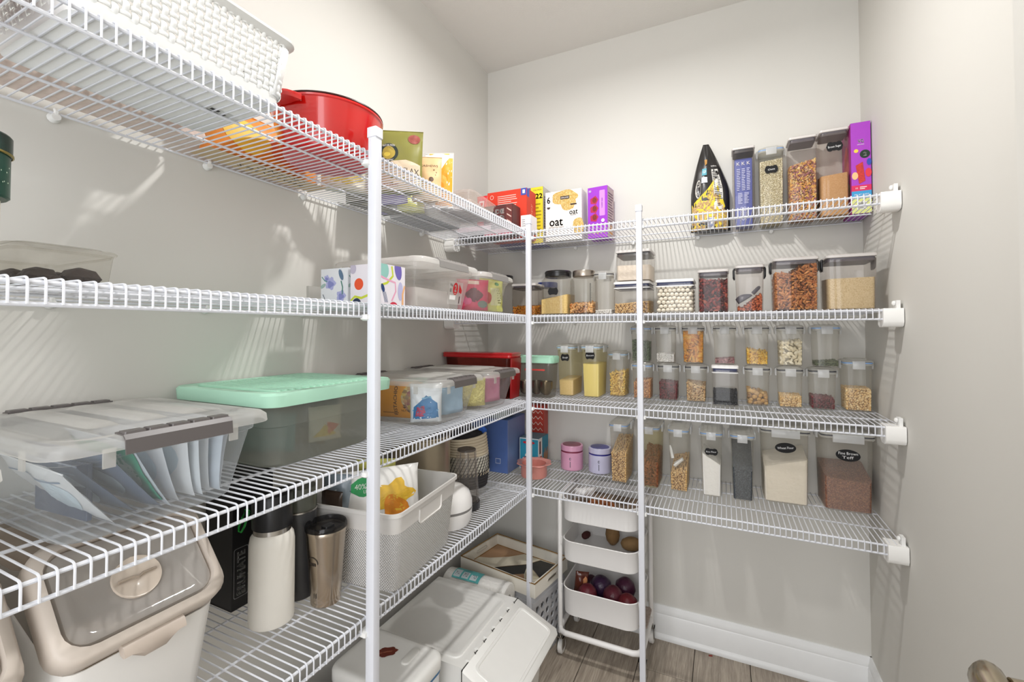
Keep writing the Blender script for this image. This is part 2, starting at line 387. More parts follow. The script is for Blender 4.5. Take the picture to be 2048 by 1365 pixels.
# ------------------------------------------------------------------ the room
XL, XR, YB, YF, ZC = -.358, 1.052, .355, -2.3, 2.393
WALL = mat('#d7d5cf', .75, noise_=.012, nscale=6)
CEIL = mat('#e2e0da', .85, noise_=.01, bump=.05, bscale=150)
TRIM = mat('#edeeee', .35)
struct('wall_left', MB().box(XL-.1, XL, YF, YB+.1, -.05, ZC+.1), WALL)
struct('wall_back', MB().box(XL, XR, YB, YB+.1, -.05, ZC+.1), WALL)
struct('wall_right', MB().box(XR, XR+.1, YF, YB+.1, -.05, ZC+.1), WALL)
struct('ceiling', MB().box(XL, XR, YF, YB, ZC, ZC+.1), CEIL)
floor = struct('floor', MB().box(XL-.1, XR+.1, YF, YB+.1, -.06, -.006), mat('#4a443d', .9))
def woodmat():
    m = bpy.data.materials.new('plank_wood'); m.use_nodes = True; nt = m.node_tree; b = nt.nodes['Principled BSDF']
    tc = nt.nodes.new('ShaderNodeTexCoord'); mp = nt.nodes.new('ShaderNodeMapping'); mp.inputs['Scale'].default_value = (14, 1.6, 6)
    oi = nt.nodes.new('ShaderNodeObjectInfo'); ad = nt.nodes.new('ShaderNodeVectorMath'); ad.operation = 'ADD'
    nt.links.new(tc.outputs['Object'], ad.inputs[0]); sc = nt.nodes.new('ShaderNodeVectorMath'); sc.operation = 'SCALE'; sc.inputs['Scale'].default_value = 7
    cx = nt.nodes.new('ShaderNodeCombineXYZ'); nt.links.new(oi.outputs['Random'], cx.inputs[0]); nt.links.new(oi.outputs['Random'], cx.inputs[1])
    nt.links.new(cx.outputs[0], sc.inputs[0]); nt.links.new(sc.outputs[0], ad.inputs[1]); nt.links.new(ad.outputs[0], mp.inputs[0])
    n = nt.nodes.new('ShaderNodeTexNoise'); n.inputs['Scale'].default_value = 3; n.inputs['Detail'].default_value = 8; n.inputs['Roughness'].default_value = .65; n.inputs['Distortion'].default_value = .6
    nt.links.new(mp.outputs[0], n.inputs['Vector'])
    mp2 = nt.nodes.new('ShaderNodeMapping'); mp2.inputs['Scale'].default_value = (90, 4, 10); nt.links.new(ad.outputs[0], mp2.inputs[0])
    n2 = nt.nodes.new('ShaderNodeTexNoise'); n2.inputs['Scale'].default_value = 3; n2.inputs['Detail'].default_value = 4; nt.links.new(mp2.outputs[0], n2.inputs['Vector'])
    mm = nt.nodes.new('ShaderNodeMix'); mm.inputs[0].default_value = .4; nt.links.new(n.outputs['Fac'], mm.inputs[2]); nt.links.new(n2.outputs['Fac'], mm.inputs[3])
    r = nt.nodes.new('ShaderNodeValToRGB'); e = r.color_ramp.elements; e[0].position = .33; e[0].color = lin('#7a6f63'); e[1].position = .68; e[1].color = lin('#c4b8a8')
    q = e.new(.5); q.color = lin('#a09486')
    nt.links.new(mm.outputs[0], r.inputs[0]); nt.links.new(r.outputs[0], b.inputs['Base Color']); b.inputs['Roughness'].default_value = .45
    bp = nt.nodes.new('ShaderNodeBump'); bp.inputs['Strength'].default_value = .15; bp.inputs['Distance'].default_value = .003
    nt.links.new(n2.outputs['Fac'], bp.inputs['Height']); nt.links.new(bp.outputs['Normal'], b.inputs['Normal']); return m
WOOD = woodmat()
pw, pl = .18, 1.15
plank = MB().loft([(-.006, pw/2-.0012, pl/2-.0012, .001), (-.001, pw/2-.0012, pl/2-.0012, .001), (0, pw/2-.0022, pl/2-.0022, .001)], k=1).mesh('plank', WOOD, False)
for i in range(8):
    for j in range(3):
        link('plank', plank, floor, loc=(XL+.09+i*pw-.02, YB-.35-j*pl+(.42*i) % .9-.35+.3, 0))
def baseboard(name, M):
    prof = [(0, 0), (.022, 0), (.022, .008), (.018, .016), (.0135, .020), (.0135, .088), (.011, .092), (.012, .098), (.008, .108), (.006, .118), (.0045, .122), (0, .122)]
    mb = MB(); L = 4.0
    A = [(0, -a, z) for a, z in prof]; Bq = [(1, -a, z) for a, z in prof]
    mb.rings([A, Bq]); mb.xf(M); return struct(name, mb, TRIM, smooth=True)
baseboard('baseboard_back', Matrix.Translation((XL, YB, 0)) @ Matrix.Diagonal((XR-XL, 1, 1, 1)))
baseboard('baseboard_left', Matrix.Translation((XL, YF, 0)) @ Matrix.Rotation(math.pi/2, 4, 'Z') @ Matrix.Diagonal((YB-YF, 1, 1, 1)))
baseboard('baseboard_right', Matrix.Translation((XR, YB, 0)) @ Matrix.Rotation(-math.pi/2, 4, 'Z') @ Matrix.Diagonal((YB-YF, 1, 1, 1)))

# ------------------------------------------------------------------ wire shelving
DK = [1.543, 1.238, .933, .628]          # deck heights, top shelf first
PITCH, LIP = .0137, .030
def wire_mesh():
    # local: x = 0 at the wall, front edge at x = D; bends down into the lip
    D = .350; r = .00135
    p = [(-.001, 0, -r), (D-.004, 0, -r), (D-.0005, 0, -r-.0012), (D+.0012, 0, -.006), (D+.0012, 0, -LIP+.001)]
    return MB().tube(p, r, 6).mesh('wire', WIRE)
WM = wire_mesh()
def rail(L, r): return MB().tube([(0, 0, 0), (0, L, 0)], r, 8).mesh('rail', WIRE)
def wire_shelf(name, label, z, base, rot, L, knots):
    """local x from the wall to the front edge, local y along the run"""
    t = thing(name, label, 'wire shelf', (base[0], base[1], z), rot, 'white wire pantry shelves')
    n = int(L/PITCH)
    for i in range(n+1):
        link('wire', WM, t, loc=(0, .004+i*(L-.008)/n, 0))
    ra, rb = rail(L, .0027), rail(L, .0023)
    for nm, me, x, zz in (('front_rail', ra, .350-.003, -.0063), ('lip_rail', ra, .350-.0025, -LIP+.001), ('back_rail', rb, .004, -.006), ('middle_rail', rb, .115, -.0059), ('middle_rail', rb, .235, -.0059)):
        link(nm, me, t, loc=(x, 0, zz))
    for y in knots:
        mb = MB().lathe([(.004, 0), (.0085, .001), (.0085, .004), (.006, .009), (.006, .013)], 12)
        mb.xf(Matrix.Translation((-.005, y, -.012)) @ Matrix.Rotation(math.pi/2, 4, 'Y'))
        mb.tube([(.004, y, -.012), (.007, y, -.004), (.004, y, .001)], .0035, 6)
        part('wall_clip', mb, WHITE, t)
    return t
names = ['topmost', 'second from the top', 'third from the top', 'lowest']
YL0 = -1.80
for i, z in enumerate(DK):
    base_ = (-.352, YL0)
    e = -.016 if i == 3 else -.010
    wire_shelf('wire_shelf', f'long white wire shelf on the left wall, {names[i]}', z, base_, 0, e-YL0, [.42, .66, .90, 1.14, 1.40, 1.64])
    # back run: local x points to -y
    L = 1.046+.352
    t = wire_shelf('wire_shelf', f'white wire shelf across the back wall, {names[i]}', z, (-.352, .349), -90, L, [])
    for q in (.18, .42, .66, .90, 1.14): 
        mb = MB().lathe([(.004, 0), (.0085, .001), (.0085, .004), (.006, .009), (.006, .013)], 12)
        mb.xf(Matrix.Translation((-.005, q, -.012)) @ Matrix.Rotation(math.pi/2, 4, 'Y')); part('wall_clip', mb, WHITE, t)
    # end brackets: local y 0 = left wall, L = right wall
    for s_, y in ((1, 0), (-1, L)):
        mb = MB(); w = .038
        P = []
        for a in range(0, 7):
            an = math.radians(a*15); P.append((.320+.035*math.sin(an)*1.0, -.048+.012*(1-math.cos(an))))
        prof = [(.31, -.001), (.357, -.001), (.3585, -.006), (.3585, -.036), (.355, -.046), (.345, -.050), (.322, -.050), (.31, -.042)]
        y0, y1 = (y-.006+.002, y+w) if s_ > 0 else (y-w, y+.004)
        mb.rings([[(a, y0, b) for a, b in prof], [(a, y1, b) for a, b in prof]])
        part('end_bracket', mb, mat('#f4f3f0', .35), t, ang=60)
        yy = y+(.004 if s_ > 0 else -.004)
        mb = MB().box(.325, .348, yy-.004, yy+.004, -.004, .020)
        mb.xf(Matrix.Identity(4)); mb.lathe([(.004, -.0), (.006, .001), (.006, .005), (.003, .007)], 10)
        mb.v[-40:] = [(.336+v[0], yy-s_*-.004+s_*v[2], .013+v[1]) for v in mb.v[-40:]]
        part('bracket_tab', mb, WHITE, t)

def support_pole(label, x, y, w=.020, d=.018, faces='x'):
    t = thing('support_pole', label, 'pole', (x, y, 0), 0, 'white poles holding up the shelf fronts')
    part('tube', MB().loft([(.012, w/2, d/2, .002), (1.574, w/2, d/2, .002)], k=2), POLE, t)
    part('cap', MB().loft([(1.562, w/2+.0015, d/2+.0015, .002), (1.581, w/2+.0015, d/2+.0015, .002), (1.583, w/2-.001, d/2-.001, .002)], k=2), POLE, t)
    part('foot', MB().loft([(0, w/2+.004, d/2+.004, .002), (.014, w/2+.003, d/2+.003, .002)], k=2), POLE, t)
    for z in DK:
        mb = MB()
        if faces == 'x':
            mb.loft([(z-.037, .006, .011, .003, -w/2-.004, 0), (z-.034, .009, .015, .003, -w/2-.004, 0), (z-.026, .009, .015, .003, -w/2-.004, 0), (z-.024, .005, .011, .003, -w/2-.004, 0)], k=2)
        else:
            mb.loft([(z-.037, .011, .006, .003, 0, d/2+.004), (z-.034, .015, .009, .003, 0, d/2+.004), (z-.026, .015, .009, .003, 0, d/2+.004), (z-.024, .011, .005, .003, 0, d/2+.004)], k=2)
        part('shelf_clip', mb, WHITE, t)
    return t
support_pole('white square pole in front of the left shelves, nearest the viewer', .0135, -.797)
support_pole('white square pole at the inner corner where the left and back shelves meet', .006, -.0125, .018, .016, 'y')
support_pole('white square pole in front of the middle of the back shelves', .391, -.0125, .018, .016, 'y')

# ------------------------------------------------------------------ open door with its lever, at the right
dr = MB().box(.885, .920, -1.70, -.888, .012, 2.05)
door = struct('door_1', dr, mat('#d7d5cf', .6))
NICK = mat('#b3a894', .22, metal=1)
lv = MB().lathe([(.0, 0), (.026, 0), (.027, .004), (.024, .008), (.012, .011), (.0115, .030), (.0, .032)], 24)
lv.xf(Matrix.Translation((.885, -.930, .866)) @ Matrix.Rotation(-math.pi/2, 4, 'Y'))
part('rosette', lv, NICK, door)
lv = MB().rings([[(cx_+rx*math.cos(a), y_-.005, .866+dz+rz*math.sin(a)) for a in [k*math.pi/8 for k in range(16)]] for (cx_, y_, dz, rx, rz) in
   ((.846, -.903, 0, .004, .006), (.845, -.906, 0, .010, .013), (.843, -.914, 0, .0135, .0165), (.841, -.930, 0, .0145, .0165), (.839, -.955, -.002, .0125, .0145), (.838, -.99, -.006, .010, .012), (.839, -1.03, -.008, .008, .010), (.840, -1.036, -.008, .003, .004))])
part('lever', lv, NICK, door, ang=80)

# ------------------------------------------------------------------ jar and box builders
CL = clear('#fbfbfa', .05, .1); CLOUD = clear('#faf9f6', .26, .25, '#eceae2'); TINTED = clear('#f6f4f2', .10, .08, '#dcd8d4', .8)
LIDC = clear('#f6f6f4', .75, .25, '#ecebe6'); YEL = clear('#f8f3dc', .30, .25, '#ece4bc')
def body(w, d, h, t=.0016, taper=.94, r=.01):
    a, b = w/2, d/2
    return MB().loft([(0, a*taper-.003, b*taper-.003, r), (.003, a*taper, b*taper, r), (h, a, b, r), (h, a-t, b-t, r), (h-.006, a-t, b-t, r)], cap1=False, k=3)
def slope(h, fl, fr, bl, br, wob=.0):
    """top surface of the contents: heights at the four corners as fractions of h"""
    def f(u, v):
        s, q = (u+1)/2, (v+1)/2
        z = (fl*(1-s)+fr*s)*(1-q)+(bl*(1-s)+br*s)*q
        return h*z+wob*h*(noise.noise(Vector((u*1.7, v*1.7, h*37)))*.5)
    return f
def chalk_label(t, lines, w, h, y, z, tilt=0, style='cloud'):
    S = plane((0, y, z), (math.cos(tilt), 0, math.sin(tilt)), (-math.sin(tilt), 0, math.cos(tilt)))
    p = Print(S)
    if style == 'cloud':
        for a, b, q in ((0, 0, 1), (-.26, .13, .58), (.26, .13, .58), (-.26, -.13, .58), (.26, -.13, .58), (-.4, 0, .3), (.4, 0, .3)):
            p.ell(a*w, b*h*1.3, w*.36 if q == 1 else w*.5*q*.72, h*.46 if q == 1 else h*q*.6, CHALK, n=16)
    else: p.ell(0, 0, w*.5, h*.5, CHALK, n=28)
    k = len(lines)
    for i, s in enumerate(lines): p.text(s, 0, (k-1)*h*.17-i*h*.34, h*.23, CHALKW, w=min(w*.78, len(s)*h*.2), rot=.06)
    return p.done(t, 'chalk_label')
def clip_jar(label, x, y, z, w, d, h, kind=None, top=None, lidcol='blue', rz=0, group=None, frost=None, taper=.92, lab=None, cat='container', big=False, r=.012, H2=None):
    t = thing('food_container', label, cat, (x, y, z), rz, group)
    bh = h-.016; m = frost or CLOUD
    part('body', body(w*.93, d*.93, bh, taper=taper, r=r), m, t)
    a, b = w/2, d/2
    lid = MB().loft([(bh-.004, a-.0012, b-.0012, r), (bh-.004, a, b, r), (bh+.001, a, b, r)], cap0=False, cap1=False)
    lid = MB().loft([(bh-.005, a-.002, b-.002, r), (bh-.004, a, b, r), (bh+.001, a, b, r), (bh+.0012, a*.94, b*.96, r)], k=4)
    lid.loft([(bh+.0062, a*.95, b*.96, r), (bh+.0064, a, b, r), (bh+.010, a-.001, b-.001, r), (bh+.0125, a-.005, b-.005, r), (bh+.0135, a*.72, b*.8, r), (bh+.016, a*.66, b*.76, r)], k=4)
    part('lid', lid, LIDC, t)
    gm = {'blue': BLUEG, 'dark': mat('#4a4b50', .5), 'navy': mat('#55618c', .4), 'lblue': mat('#a9c6e0', .35)}[lidcol]
    part('gasket', MB().loft([(bh+.0014, a*.985, b*.985, r), (bh+.0050, a*.985, b*.985, r)], cap0=False, cap1=False, k=4), gm, t)
    cw = w*(.40 if not big else .56)
    for (sx, sy) in ((0, -1), (1, 0), (-1, 0), (0, 1)):
        mb = MB()
        L = cw if sy else min(d*.35, .05)
        lw = .0025
        pr = [(0, -.0165), (.0036, -.016), (.0046, -.007), (.0040, .0055), (.0018, .0085), (0, .0085)]
        mb.rings([[(-L/2, -q[0]-.0004, q[1]+bh+.001) for q in pr], [(-L/2+lw, -q[0]*1.25-.0004, q[1]+bh+.001) for q in pr], [(L/2-lw, -q[0]*1.25-.0004, q[1]+bh+.001) for q in pr], [(L/2, -q[0]-.0004, q[1]+bh+.001) for q in pr]])
        ang = {(0, -1): 0, (1, 0): 90, (-1, 0): -90, (0, 1): 180}[(sx, sy)]
        off = b if sy else a
        mb.xf(Matrix.Rotation(math.radians(ang), 4, 'Z') @ Matrix.Translation((0, -off, 0)))
        part('clip', mb, clear('#fafafa', 1.1, .25, '#f2f3f3'), t, ang=50)
    if kind:
        loose(kind, w*.93/2*taper-.002, d*.93/2*taper-.002, .004, top if callable(top) else slope(bh, *top), t, taper=(1/taper-1), H=bh)
    if lab: chalk_label(t, lab[0], lab[1], lab[2], -(d*.93/2)*(taper+(1-taper)*lab[3]/bh)-.0008, lab[3], lab[4] if len(lab) > 4 else 0, lab[5] if len(lab) > 5 else 'cloud')
    return t
def pop_jar(label, x, y, z, w, d, h, kind=None, top=None, rz=0, lid='white', group=None, taper=1.0, m=None, clips=False, r=.008):
    """square clear jar with a thick lid and a dark seal ring"""
    t = thing('storage_jar', label, 'container', (x, y, z), rz, group)
    lh = .019; bh = h-lh; a, b = w/2, d/2
    part('body', body(w, d, bh+.004, taper=taper, r=r), m or TINTED, t)
    seal = {'white': NAVY, 'grey': mat('#5d5960', .35), 'dark': mat('#3b3a3d', .35)}[lid]
    part('seal', MB().loft([(bh-.002, a-.003, b-.003, r), (bh+.009, a-.003, b-.003, r)], k=3), seal, t)
    part('lid', MB().loft([(bh+.009, a-.001, b-.001, r), (bh+.010, a+.0015, b+.0015, r), (bh+.0165, a+.0015, b+.0015, r), (bh+lh, a-.002, b-.002, r)], k=4), mat('#f1f0ee' if lid == 'white' else '#d8d3cf', .3), t)
    if lid == 'white': part('rim', MB().loft([(bh-.006, a+.0006, b+.0006, r), (bh-.002, a+.0012, b+.0012, r)], cap0=False, cap1=False, k=4), mat('#ecebe9', .3), t)
    if clips:
        for s_ in (-1, 1):
            mb = MB().loft([(bh-.024, .0018, .012, .0015, s_*(a+.003), 0), (bh-.018, .003, .016, .002, s_*(a+.0045), 0), (bh+.006, .003, .017, .002, s_*(a+.005), 0), (bh+.012, .0025, .014, .002, s_*(a+.0035), 0)], k=2)
            part('side_clip', mb, BLACK, t)
    if kind:
        loose(kind, a*taper-.0028, b*taper-.0028, .004, top if callable(top) else slope(bh, *top), t, taper=(1/taper-1), H=bh)
    return t
def carton(name, label, cat, x, y, z, w, d, h, col, rz=0, group=None, side=None, topc=None):
    """folded card box with flap seams; origin bottom centre, front at -y"""
    t = thing(name, label, cat, (x, y, z), rz, group)
    mb = MB().loft([(0, w/2, d/2, .0008), (h, w/2, d/2, .0008)], k=1)
    part('card_body', mb, mat(col, .45, noise_=.03), t, smooth=False)
    if side or topc:
        p = Print(plane((w/2, 0, 0), (0, 1, 0), (0, 0, 1)))
        if side: p.rect(-d/2+.0005, .0005, d/2-.0005, h-.0005, side)
        if side: p.done(t, 'side_print')
    # top flaps, slightly proud with a seam
    mb = MB().box(-w/2+.0006, w/2-.0006, -d/2+.0006, -.0006, h, h+.0007); mb.box(-w/2+.0006, w/2-.0006, .0006, d/2-.0006, h, h+.0005)
    part('flap', mb, mat(topc or col, .5, key='f'), t, smooth=False)
    return t
def front(t, d, clip=None): return Print(plane((0, -d/2, 0), (1, 0, 0), (0, 0, 1)), clip)
def rside(t, w, clip=None): return Print(plane((w/2, 0, 0), (0, 1, 0), (0, 0, 1)), clip)
def under(t): return Print(plane((0, 0, 0), (1, 0, 0), (0, -1, 0)))

# pillow bags
def bagfun(w, h, th, seed=0, wr=.006, gus=1, pinch=0, shift=0):
    def side(s):
        def S(u, v, off):
            U, V = (u/w), (v/h)          # U -.5...5, V 0..1
            a = max(0, 1-(2*U)**2); e = a**.55
            vv = min(1, max(0, V)); prof = (1-vv**2.2)**.8 if gus else (math.sin(math.pi*vv)**.5)
            if gus: prof = max(prof, 0)*min(1, .55+vv*4)
            g = e*prof*th/2
            n = noise.noise(Vector((U*3.3, V*3.3*h/w, seed*3.1+s)))*.6+noise.noise(Vector((U*9, V*9*h/w, seed*1.7+s)))*.25
            g += wr*n*min(1, 6*e*prof+.15)
            return (u*(1-.06*prof)*(1-pinch*max(0, (V-.42)/.58)**1.3)+shift*max(0, (V-.42)/.58)**1.3, s*(-(g+off)), v)
        return S
    return side
def bag(name, label, cat, loc, rz, w, h, th, m, seed=0, wr=.006, lean=0, gus=1, group=None, back=None, roll=0, N=18, pinch=0, shift=0):
    t = thing(name, label, cat, loc, rz, group)
    sd = bagfun(w, h, th, seed, wr, gus, pinch, shift)
    R = Matrix.Rotation(math.radians(roll), 4, 'Y') @ Matrix.Rotation(math.radians(lean), 4, 'X')
    F = lambda u, v, off: tuple(R @ Vector(sd(1)(u, v, off)))
    B = lambda u, v, off: tuple(R @ Vector(sd(-1)(u, v, off)))
    mb = MB()
    for fn, fl in ((F, 0), (B, 1)):
        vs = [fn(-w/2+w*i/N, h*j/N, 0) for j in range(N+1) for i in range(N+1)]
        fs = [(j*(N+1)+i, j*(N+1)+i+1, (j+1)*(N+1)+i+1, (j+1)*(N+1)+i) for j in range(N) for i in range(N)]
        if fl: fs = [tuple(reversed(q)) for q in fs]
        mb.add(vs, fs)
    mb.tube([F(-w/2, h, .0), F(0, h, 0), F(w/2, h, 0)], .0012, 4)
    # join the rims so the bag is closed
    rim = [(i, 0) for i in range(N+1)]+[(N, j) for j in range(1, N+1)]+[(i, N) for i in range(N-1, -1, -1)]+[(0, j) for j in range(N-1, 0, -1)]
    K = (N+1)**2; n = len(rim)
    for q in range(n):
        a = rim[q]; b = rim[(q+1) % n]; ia, ib = a[1]*(N+1)+a[0], b[1]*(N+1)+b[0]
        mb.f.append((ia, ia+K, ib+K, ib)); mb.mi.append(0)
    part('bag_body', mb, m, t, ang=60)
    return t, F
FOIL = lambda c, r=.3: mat(c, r, spec=.6, coat=.3, key='foil')

# latching plastic bin, long side along local x, latches on the x ends
def bin_box(label, x0, x1, y0, y1, z, h, bx, by, m=None, lidm=None, latch='#5b5655', group=None, loc_rz=0, clouded=None, ribs=True):
    cx, cy = (x0+x1)/2, (y0+y1)/2; a, b = (x1-x0)/2, (y1-y0)/2
    t = thing('storage_bin', label, 'storage bin', (cx, cy, z), loc_rz, group)
    m = m or clear('#f8f8f6', .26, .2, '#e6e4e0', .7); lidm = lidm or clear('#f8f8f6', .72, .28, '#eceae6', .7)
    ba, bb = a-bx, b-by; ra = .03
    lh = .022; bh = h-lh*.6
    tk = .0018
    part('tub', MB().loft([(0, ba-.006, bb-.006, ra), (.005, ba, bb, ra), (bh*.80, a-.020, b-.017, ra), (bh*.82, a-.015, b-.013, ra), (bh, a-.013, b-.011, ra),
         (bh, a-.015, b-.013, ra), (bh-.008, a-.016, b-.014, ra)], cap1=False, k=5), m, t)
    lid = MB().loft([(bh-.012, a-.002, b-.002, ra), (bh-.012, a, b, ra), (bh-.002, a-.001, b-.001, ra), (bh+.003, a-.006, b-.006, ra), (bh+.004, a-.020, b-.020, ra),
                     (bh+.001, a-.026, b-.026, ra), (bh+.001, a-.045, b-.034, ra), (bh+.007, a-.052, b-.040, ra)], cap0=False, k=5)
    part('lid', lid, lidm, t, ang=50)
    if ribs:
        mb = MB(); n = 3
        for i in range(n):
            yy = -(b-.05)+(2*(b-.05))*(i+.5)/n; w2 = (b-.05)/n*.62
            part('lid_panel', MB().loft([(bh+.0065, a-.065, w2, .008, 0, yy), (bh+.0105, a-.075, w2-.005, .008, 0, yy)], k=3), lidm, t)
        for s_ in (-1, 1):
            for yy in (-b*.55, b*.55): part('rim_web', MB().box(s_*(a-.012)-.0012, s_*(a-.012)+.0012, yy-.006, yy+.006, bh-.032, bh-.010), lidm, t)
            for xx in (-a*.5, a*.5): part('rim_web', MB().box(xx-.006, xx+.006, s_*(b-.011)-.0012, s_*(b-.011)+.0012, bh-.032, bh-.010), lidm, t)
    if latch:
        lm = mat(latch, .4)
        for s_ in (1, -1):
            lt = link('latch', None, t); L = b*.95; ns = 5
            mb = MB(); pr = [(-.024, .0055), (-.004, .0045), (.001, -.001), (.0028, -.018), (.0006, -.0185), (-.001, -.003), (-.006, .002), (-.024, .003)]
            mb.rings([[(s_*(a+q[0]), -L/2, bh+q[1]) for q in pr], [(s_*(a+q[0]), L/2, bh+q[1]) for q in pr]])
            o = link('latch_bar', mb.mesh('latch_bar', lm), t)
            bpy.data.objects.remove(lt); o.name = 'latch'
            for i in range(ns):
                yy = -L/2+L*(i+.5)/ns
                q = MB().loft([(bh+.0035, .0085, L/ns/2-.0012, .001, s_*(a-.0125), yy), (bh+.0072, .0075, L/ns/2-.002, .001, s_*(a-.0125), yy)], k=1)
                link('grip_pad', q.mesh('grip_pad', lm), o)
    return t

Z1, Z2, Z3, Z4 = DK
# ------------------------------------------------------------------ back wall, lowest shelf: cereal keepers
G4 = 'tall clip lid keepers on the lowest back shelf'
def keeper(label, x, kind, top, y0=.148, w=.068, d=.165, h=.222, **k):
    return clip_jar(label, x, y0+d/2, Z4, w, d, h, kind, top, group=G4, frost=YEL if k.pop('yel', 0) else None, r=.014, taper=.86, **k)
keeper('cloudy keeper filled above half with chickpeas, beside the lavender canister', .283, 'chickpea', (.52, .52, .72, .74))
keeper('cloudy keeper with reddish almonds, right behind the pole', .392, 'almond', (.42, .42, .6, .58), yel=1)
keeper('cloudy keeper a third full of chickpeas with a white scoop', .487, 'chickpea', (.28, .36, .45, .52))
keeper('cloudy keeper of white rice flour with a cloud shaped black label', .590, 'whiteflour', lambda u, v: .222*(.56-.05*u+.03*math.sin(5*u)), w=.070, lab=(['Rice Flour'], .040, .022, .150))
keeper('cloudy keeper of tiny black seeds, next to the white flour', .682, 'blackseed', lambda u, v: .222*(.46+.16*(v+1)-.02*u), w=.072)
# scoop in the third keeper
sc = thing('measuring_scoop', 'white plastic scoop lying on chickpeas inside a keeper', 'scoop', (.482, .190, Z4+.098), 0)
mb = MB(); R_ = []
for i in range(9):
    s_ = i/8; R_.append([(-.018+.036*s_, .016*math.cos(a)*(1-.35*s_)-.0, .014*math.sin(a)*(1-.35*s_)) for a in [math.pi+k*math.pi/10 for k in range(11)]])
mb.rings(R_, False, False, closed=False); mb.xf(Matrix.Rotation(math.radians(-38), 4, 'Y'))
so = part('bowl', mb, WHITE2, sc); so.modifiers.new('thick', 'SOLIDIFY').thickness = .0012
mb = MB().loft([(0, .005, .0015, .0015), (.035, .004, .0012, .001), (.045, .002, .001, .001)], k=2); mb.xf(Matrix.Translation((-.016, 0, .008)) @ Matrix.Rotation(math.radians(-12), 4, 'Y'))
part('handle', mb, WHITE2, sc)
clip_jar('large square keeper of pale wheat flour with an oval black label', .805, Z4 and .186+.075, Z4, .138, .150, .242, 'flour', lambda u, v: .242*(.53+.07*u+.04*(v+1)+.03*noise.noise(Vector((u*2, v*2, 3)))), 'dark', frost=clear('#faf9f5', .40, .25, '#e6e2d8'), taper=.93, big=True, lab=(['Wheat Flour'], .058, .032, .178, .06, 'oval'), r=.016)
clip_jar('large square keeper of reddish brown seed with an oval black label, against the right wall', .968, .190+.075, Z4, .138, .150, .242, 'brownseed', lambda u, v: .242*(.34+.08*u*u-.02*u+(.11*(v+1)*(1-.5*abs(u-.2)))), 'dark', frost=clear('#faf9f5', .38, .25, '#dedad2'), taper=.93, big=True, lab=(['Fine Brown', 'Teff'], .062, .036, .172, -.05, 'oval'), r=.016)

def lathe_part(name, prof, m, t, n=32, **k): return part(name, MB().lathe(prof, n), m, t, **k)
def canister(label, x, y, c, dark):
    t = thing('lidded_canister', label, 'canister', (x, y, Z4), 0, 'pastel canisters on the lowest back shelf')
    r = .0445
    lathe_part('body', [(r-.005, 0), (r-.001, .003), (r, .008), (r, .068), (r-.002, .070)], mat(c, .3, coat=.3), t)
    lathe_part('seal_band', [(r-.001, .0702), (r-.001, .0752), (r-.003, .0756)], mat(dark, .35), t)
    lathe_part('lid', [(r-.002, .0758), (r, .0765), (r, .094), (r-.002, .0965), (r-.006, .0970), (r-.007, .0962)], mat(c, .3, coat=.3, key='l'), t)
    lathe_part('lid_top', [(r-.0072, .0955), (r-.009, .0975), (.004, .0985), (.001, .0985)], mat(dark, .3), t)
    p = Print(lambda u, v, off: ((r+off)*math.sin(u/r+.15), -(r+off)*math.cos(u/r+.15), v))
    p.rect(-.0012, .015, .0012, .038, '#4b4a5a', n=2); p.ell(0, .048, .0035, .0055, '#4b4a5a', n=10); p.ell(.0008, .048, .0018, .0035, c, n=8); p.done(t, 'leaf_print')
canister('pink round canister with a wine red lid top', .075, .262, '#dfa3c0', '#84304a')
canister('lavender round canister with a deep blue lid top', .187, .270, '#cfcde6', '#3b3a8e')

# scalloped pink bowl
t = thing('scalloped_bowl', 'salmon pink bowl with a scalloped rim at the shelf corner', 'bowl', (-.026, .108, Z4), 0)
mb = MB(); R_ = []
def sc_ring(r, z, w, n=64): return [((r+w*abs(math.cos(a*4)))*math.cos(a), (r+w*abs(math.cos(a*4)))*math.sin(a), z) for a in [k*2*math.pi/n for k in range(n)]]
for r, z, w in ((.044, 0, 0), (.048, .002, 0), (.050, .01, 0), (.050, .040, 0), (.050, .047, .002), (.058, .050, .008), (.060, .052, .009), (.059, .0545, .008), (.050, .053, .003), (.046, .050, 0), (.046, .010, 0), (.040, .006, 0)): R_.append(sc_ring(r, z, w))
mb.rings(R_); part('bowl_body', mb, mat('#e0958a', .3, coat=.3), t)

# blue carton, patterned carton, cake box in the corner
t = carton('tall_carton', 'tall plain blue box standing in the shelf corner', 'box', -.21, .17, Z4, .165, .165, .205, '#5f78b4')
p = front(t, .165); p.rect(-.08, .001, .08, .203, mat('#5a76b6', .4, noise_=.25, nscale=9)); p.rect(.030, .035, .052, .055, '#cfd6ea'); p.rect(.032, .037, .050, .053, '#5a76b6'); p.done(t)
p = rside(t, .165); p.rect(-.080, .001, .080, .203, mat('#7082b0', .4, noise_=.15, nscale=12)); p.rect(-.081, .001, -.079, .203, '#aebbe0', n=1); p.done(t)
t = thing('grey_tray', 'small grey green tray lying on the tall blue box', 'tray', (-.20, .15, Z4+.2065), 0)
part('tray_body', MB().loft([(0, .05, .04, .01), (.012, .062, .05, .014), (.0125, .066, .054, .014), (.014, .066, .054, .014), (.0135, .058, .046, .012), (.003, .048, .038, .01)], k=3), mat('#8fa39a', .3), t)
t = carton('patterned_carton', 'red box with a pale lattice pattern standing behind the cupcake box', 'box', -.092, .315, Z4, .07, .05, .235, '#b03a2c')
p = front(t, .05)
for i in range(9):
    for j in range(3): p.curve([(-.030+j*.02, .01+i*.024), (-.020+j*.02, .022+i*.024), (-.030+j*.02+.02, .01+i*.024)], .0022, '#e9ded2')
p.done(t)
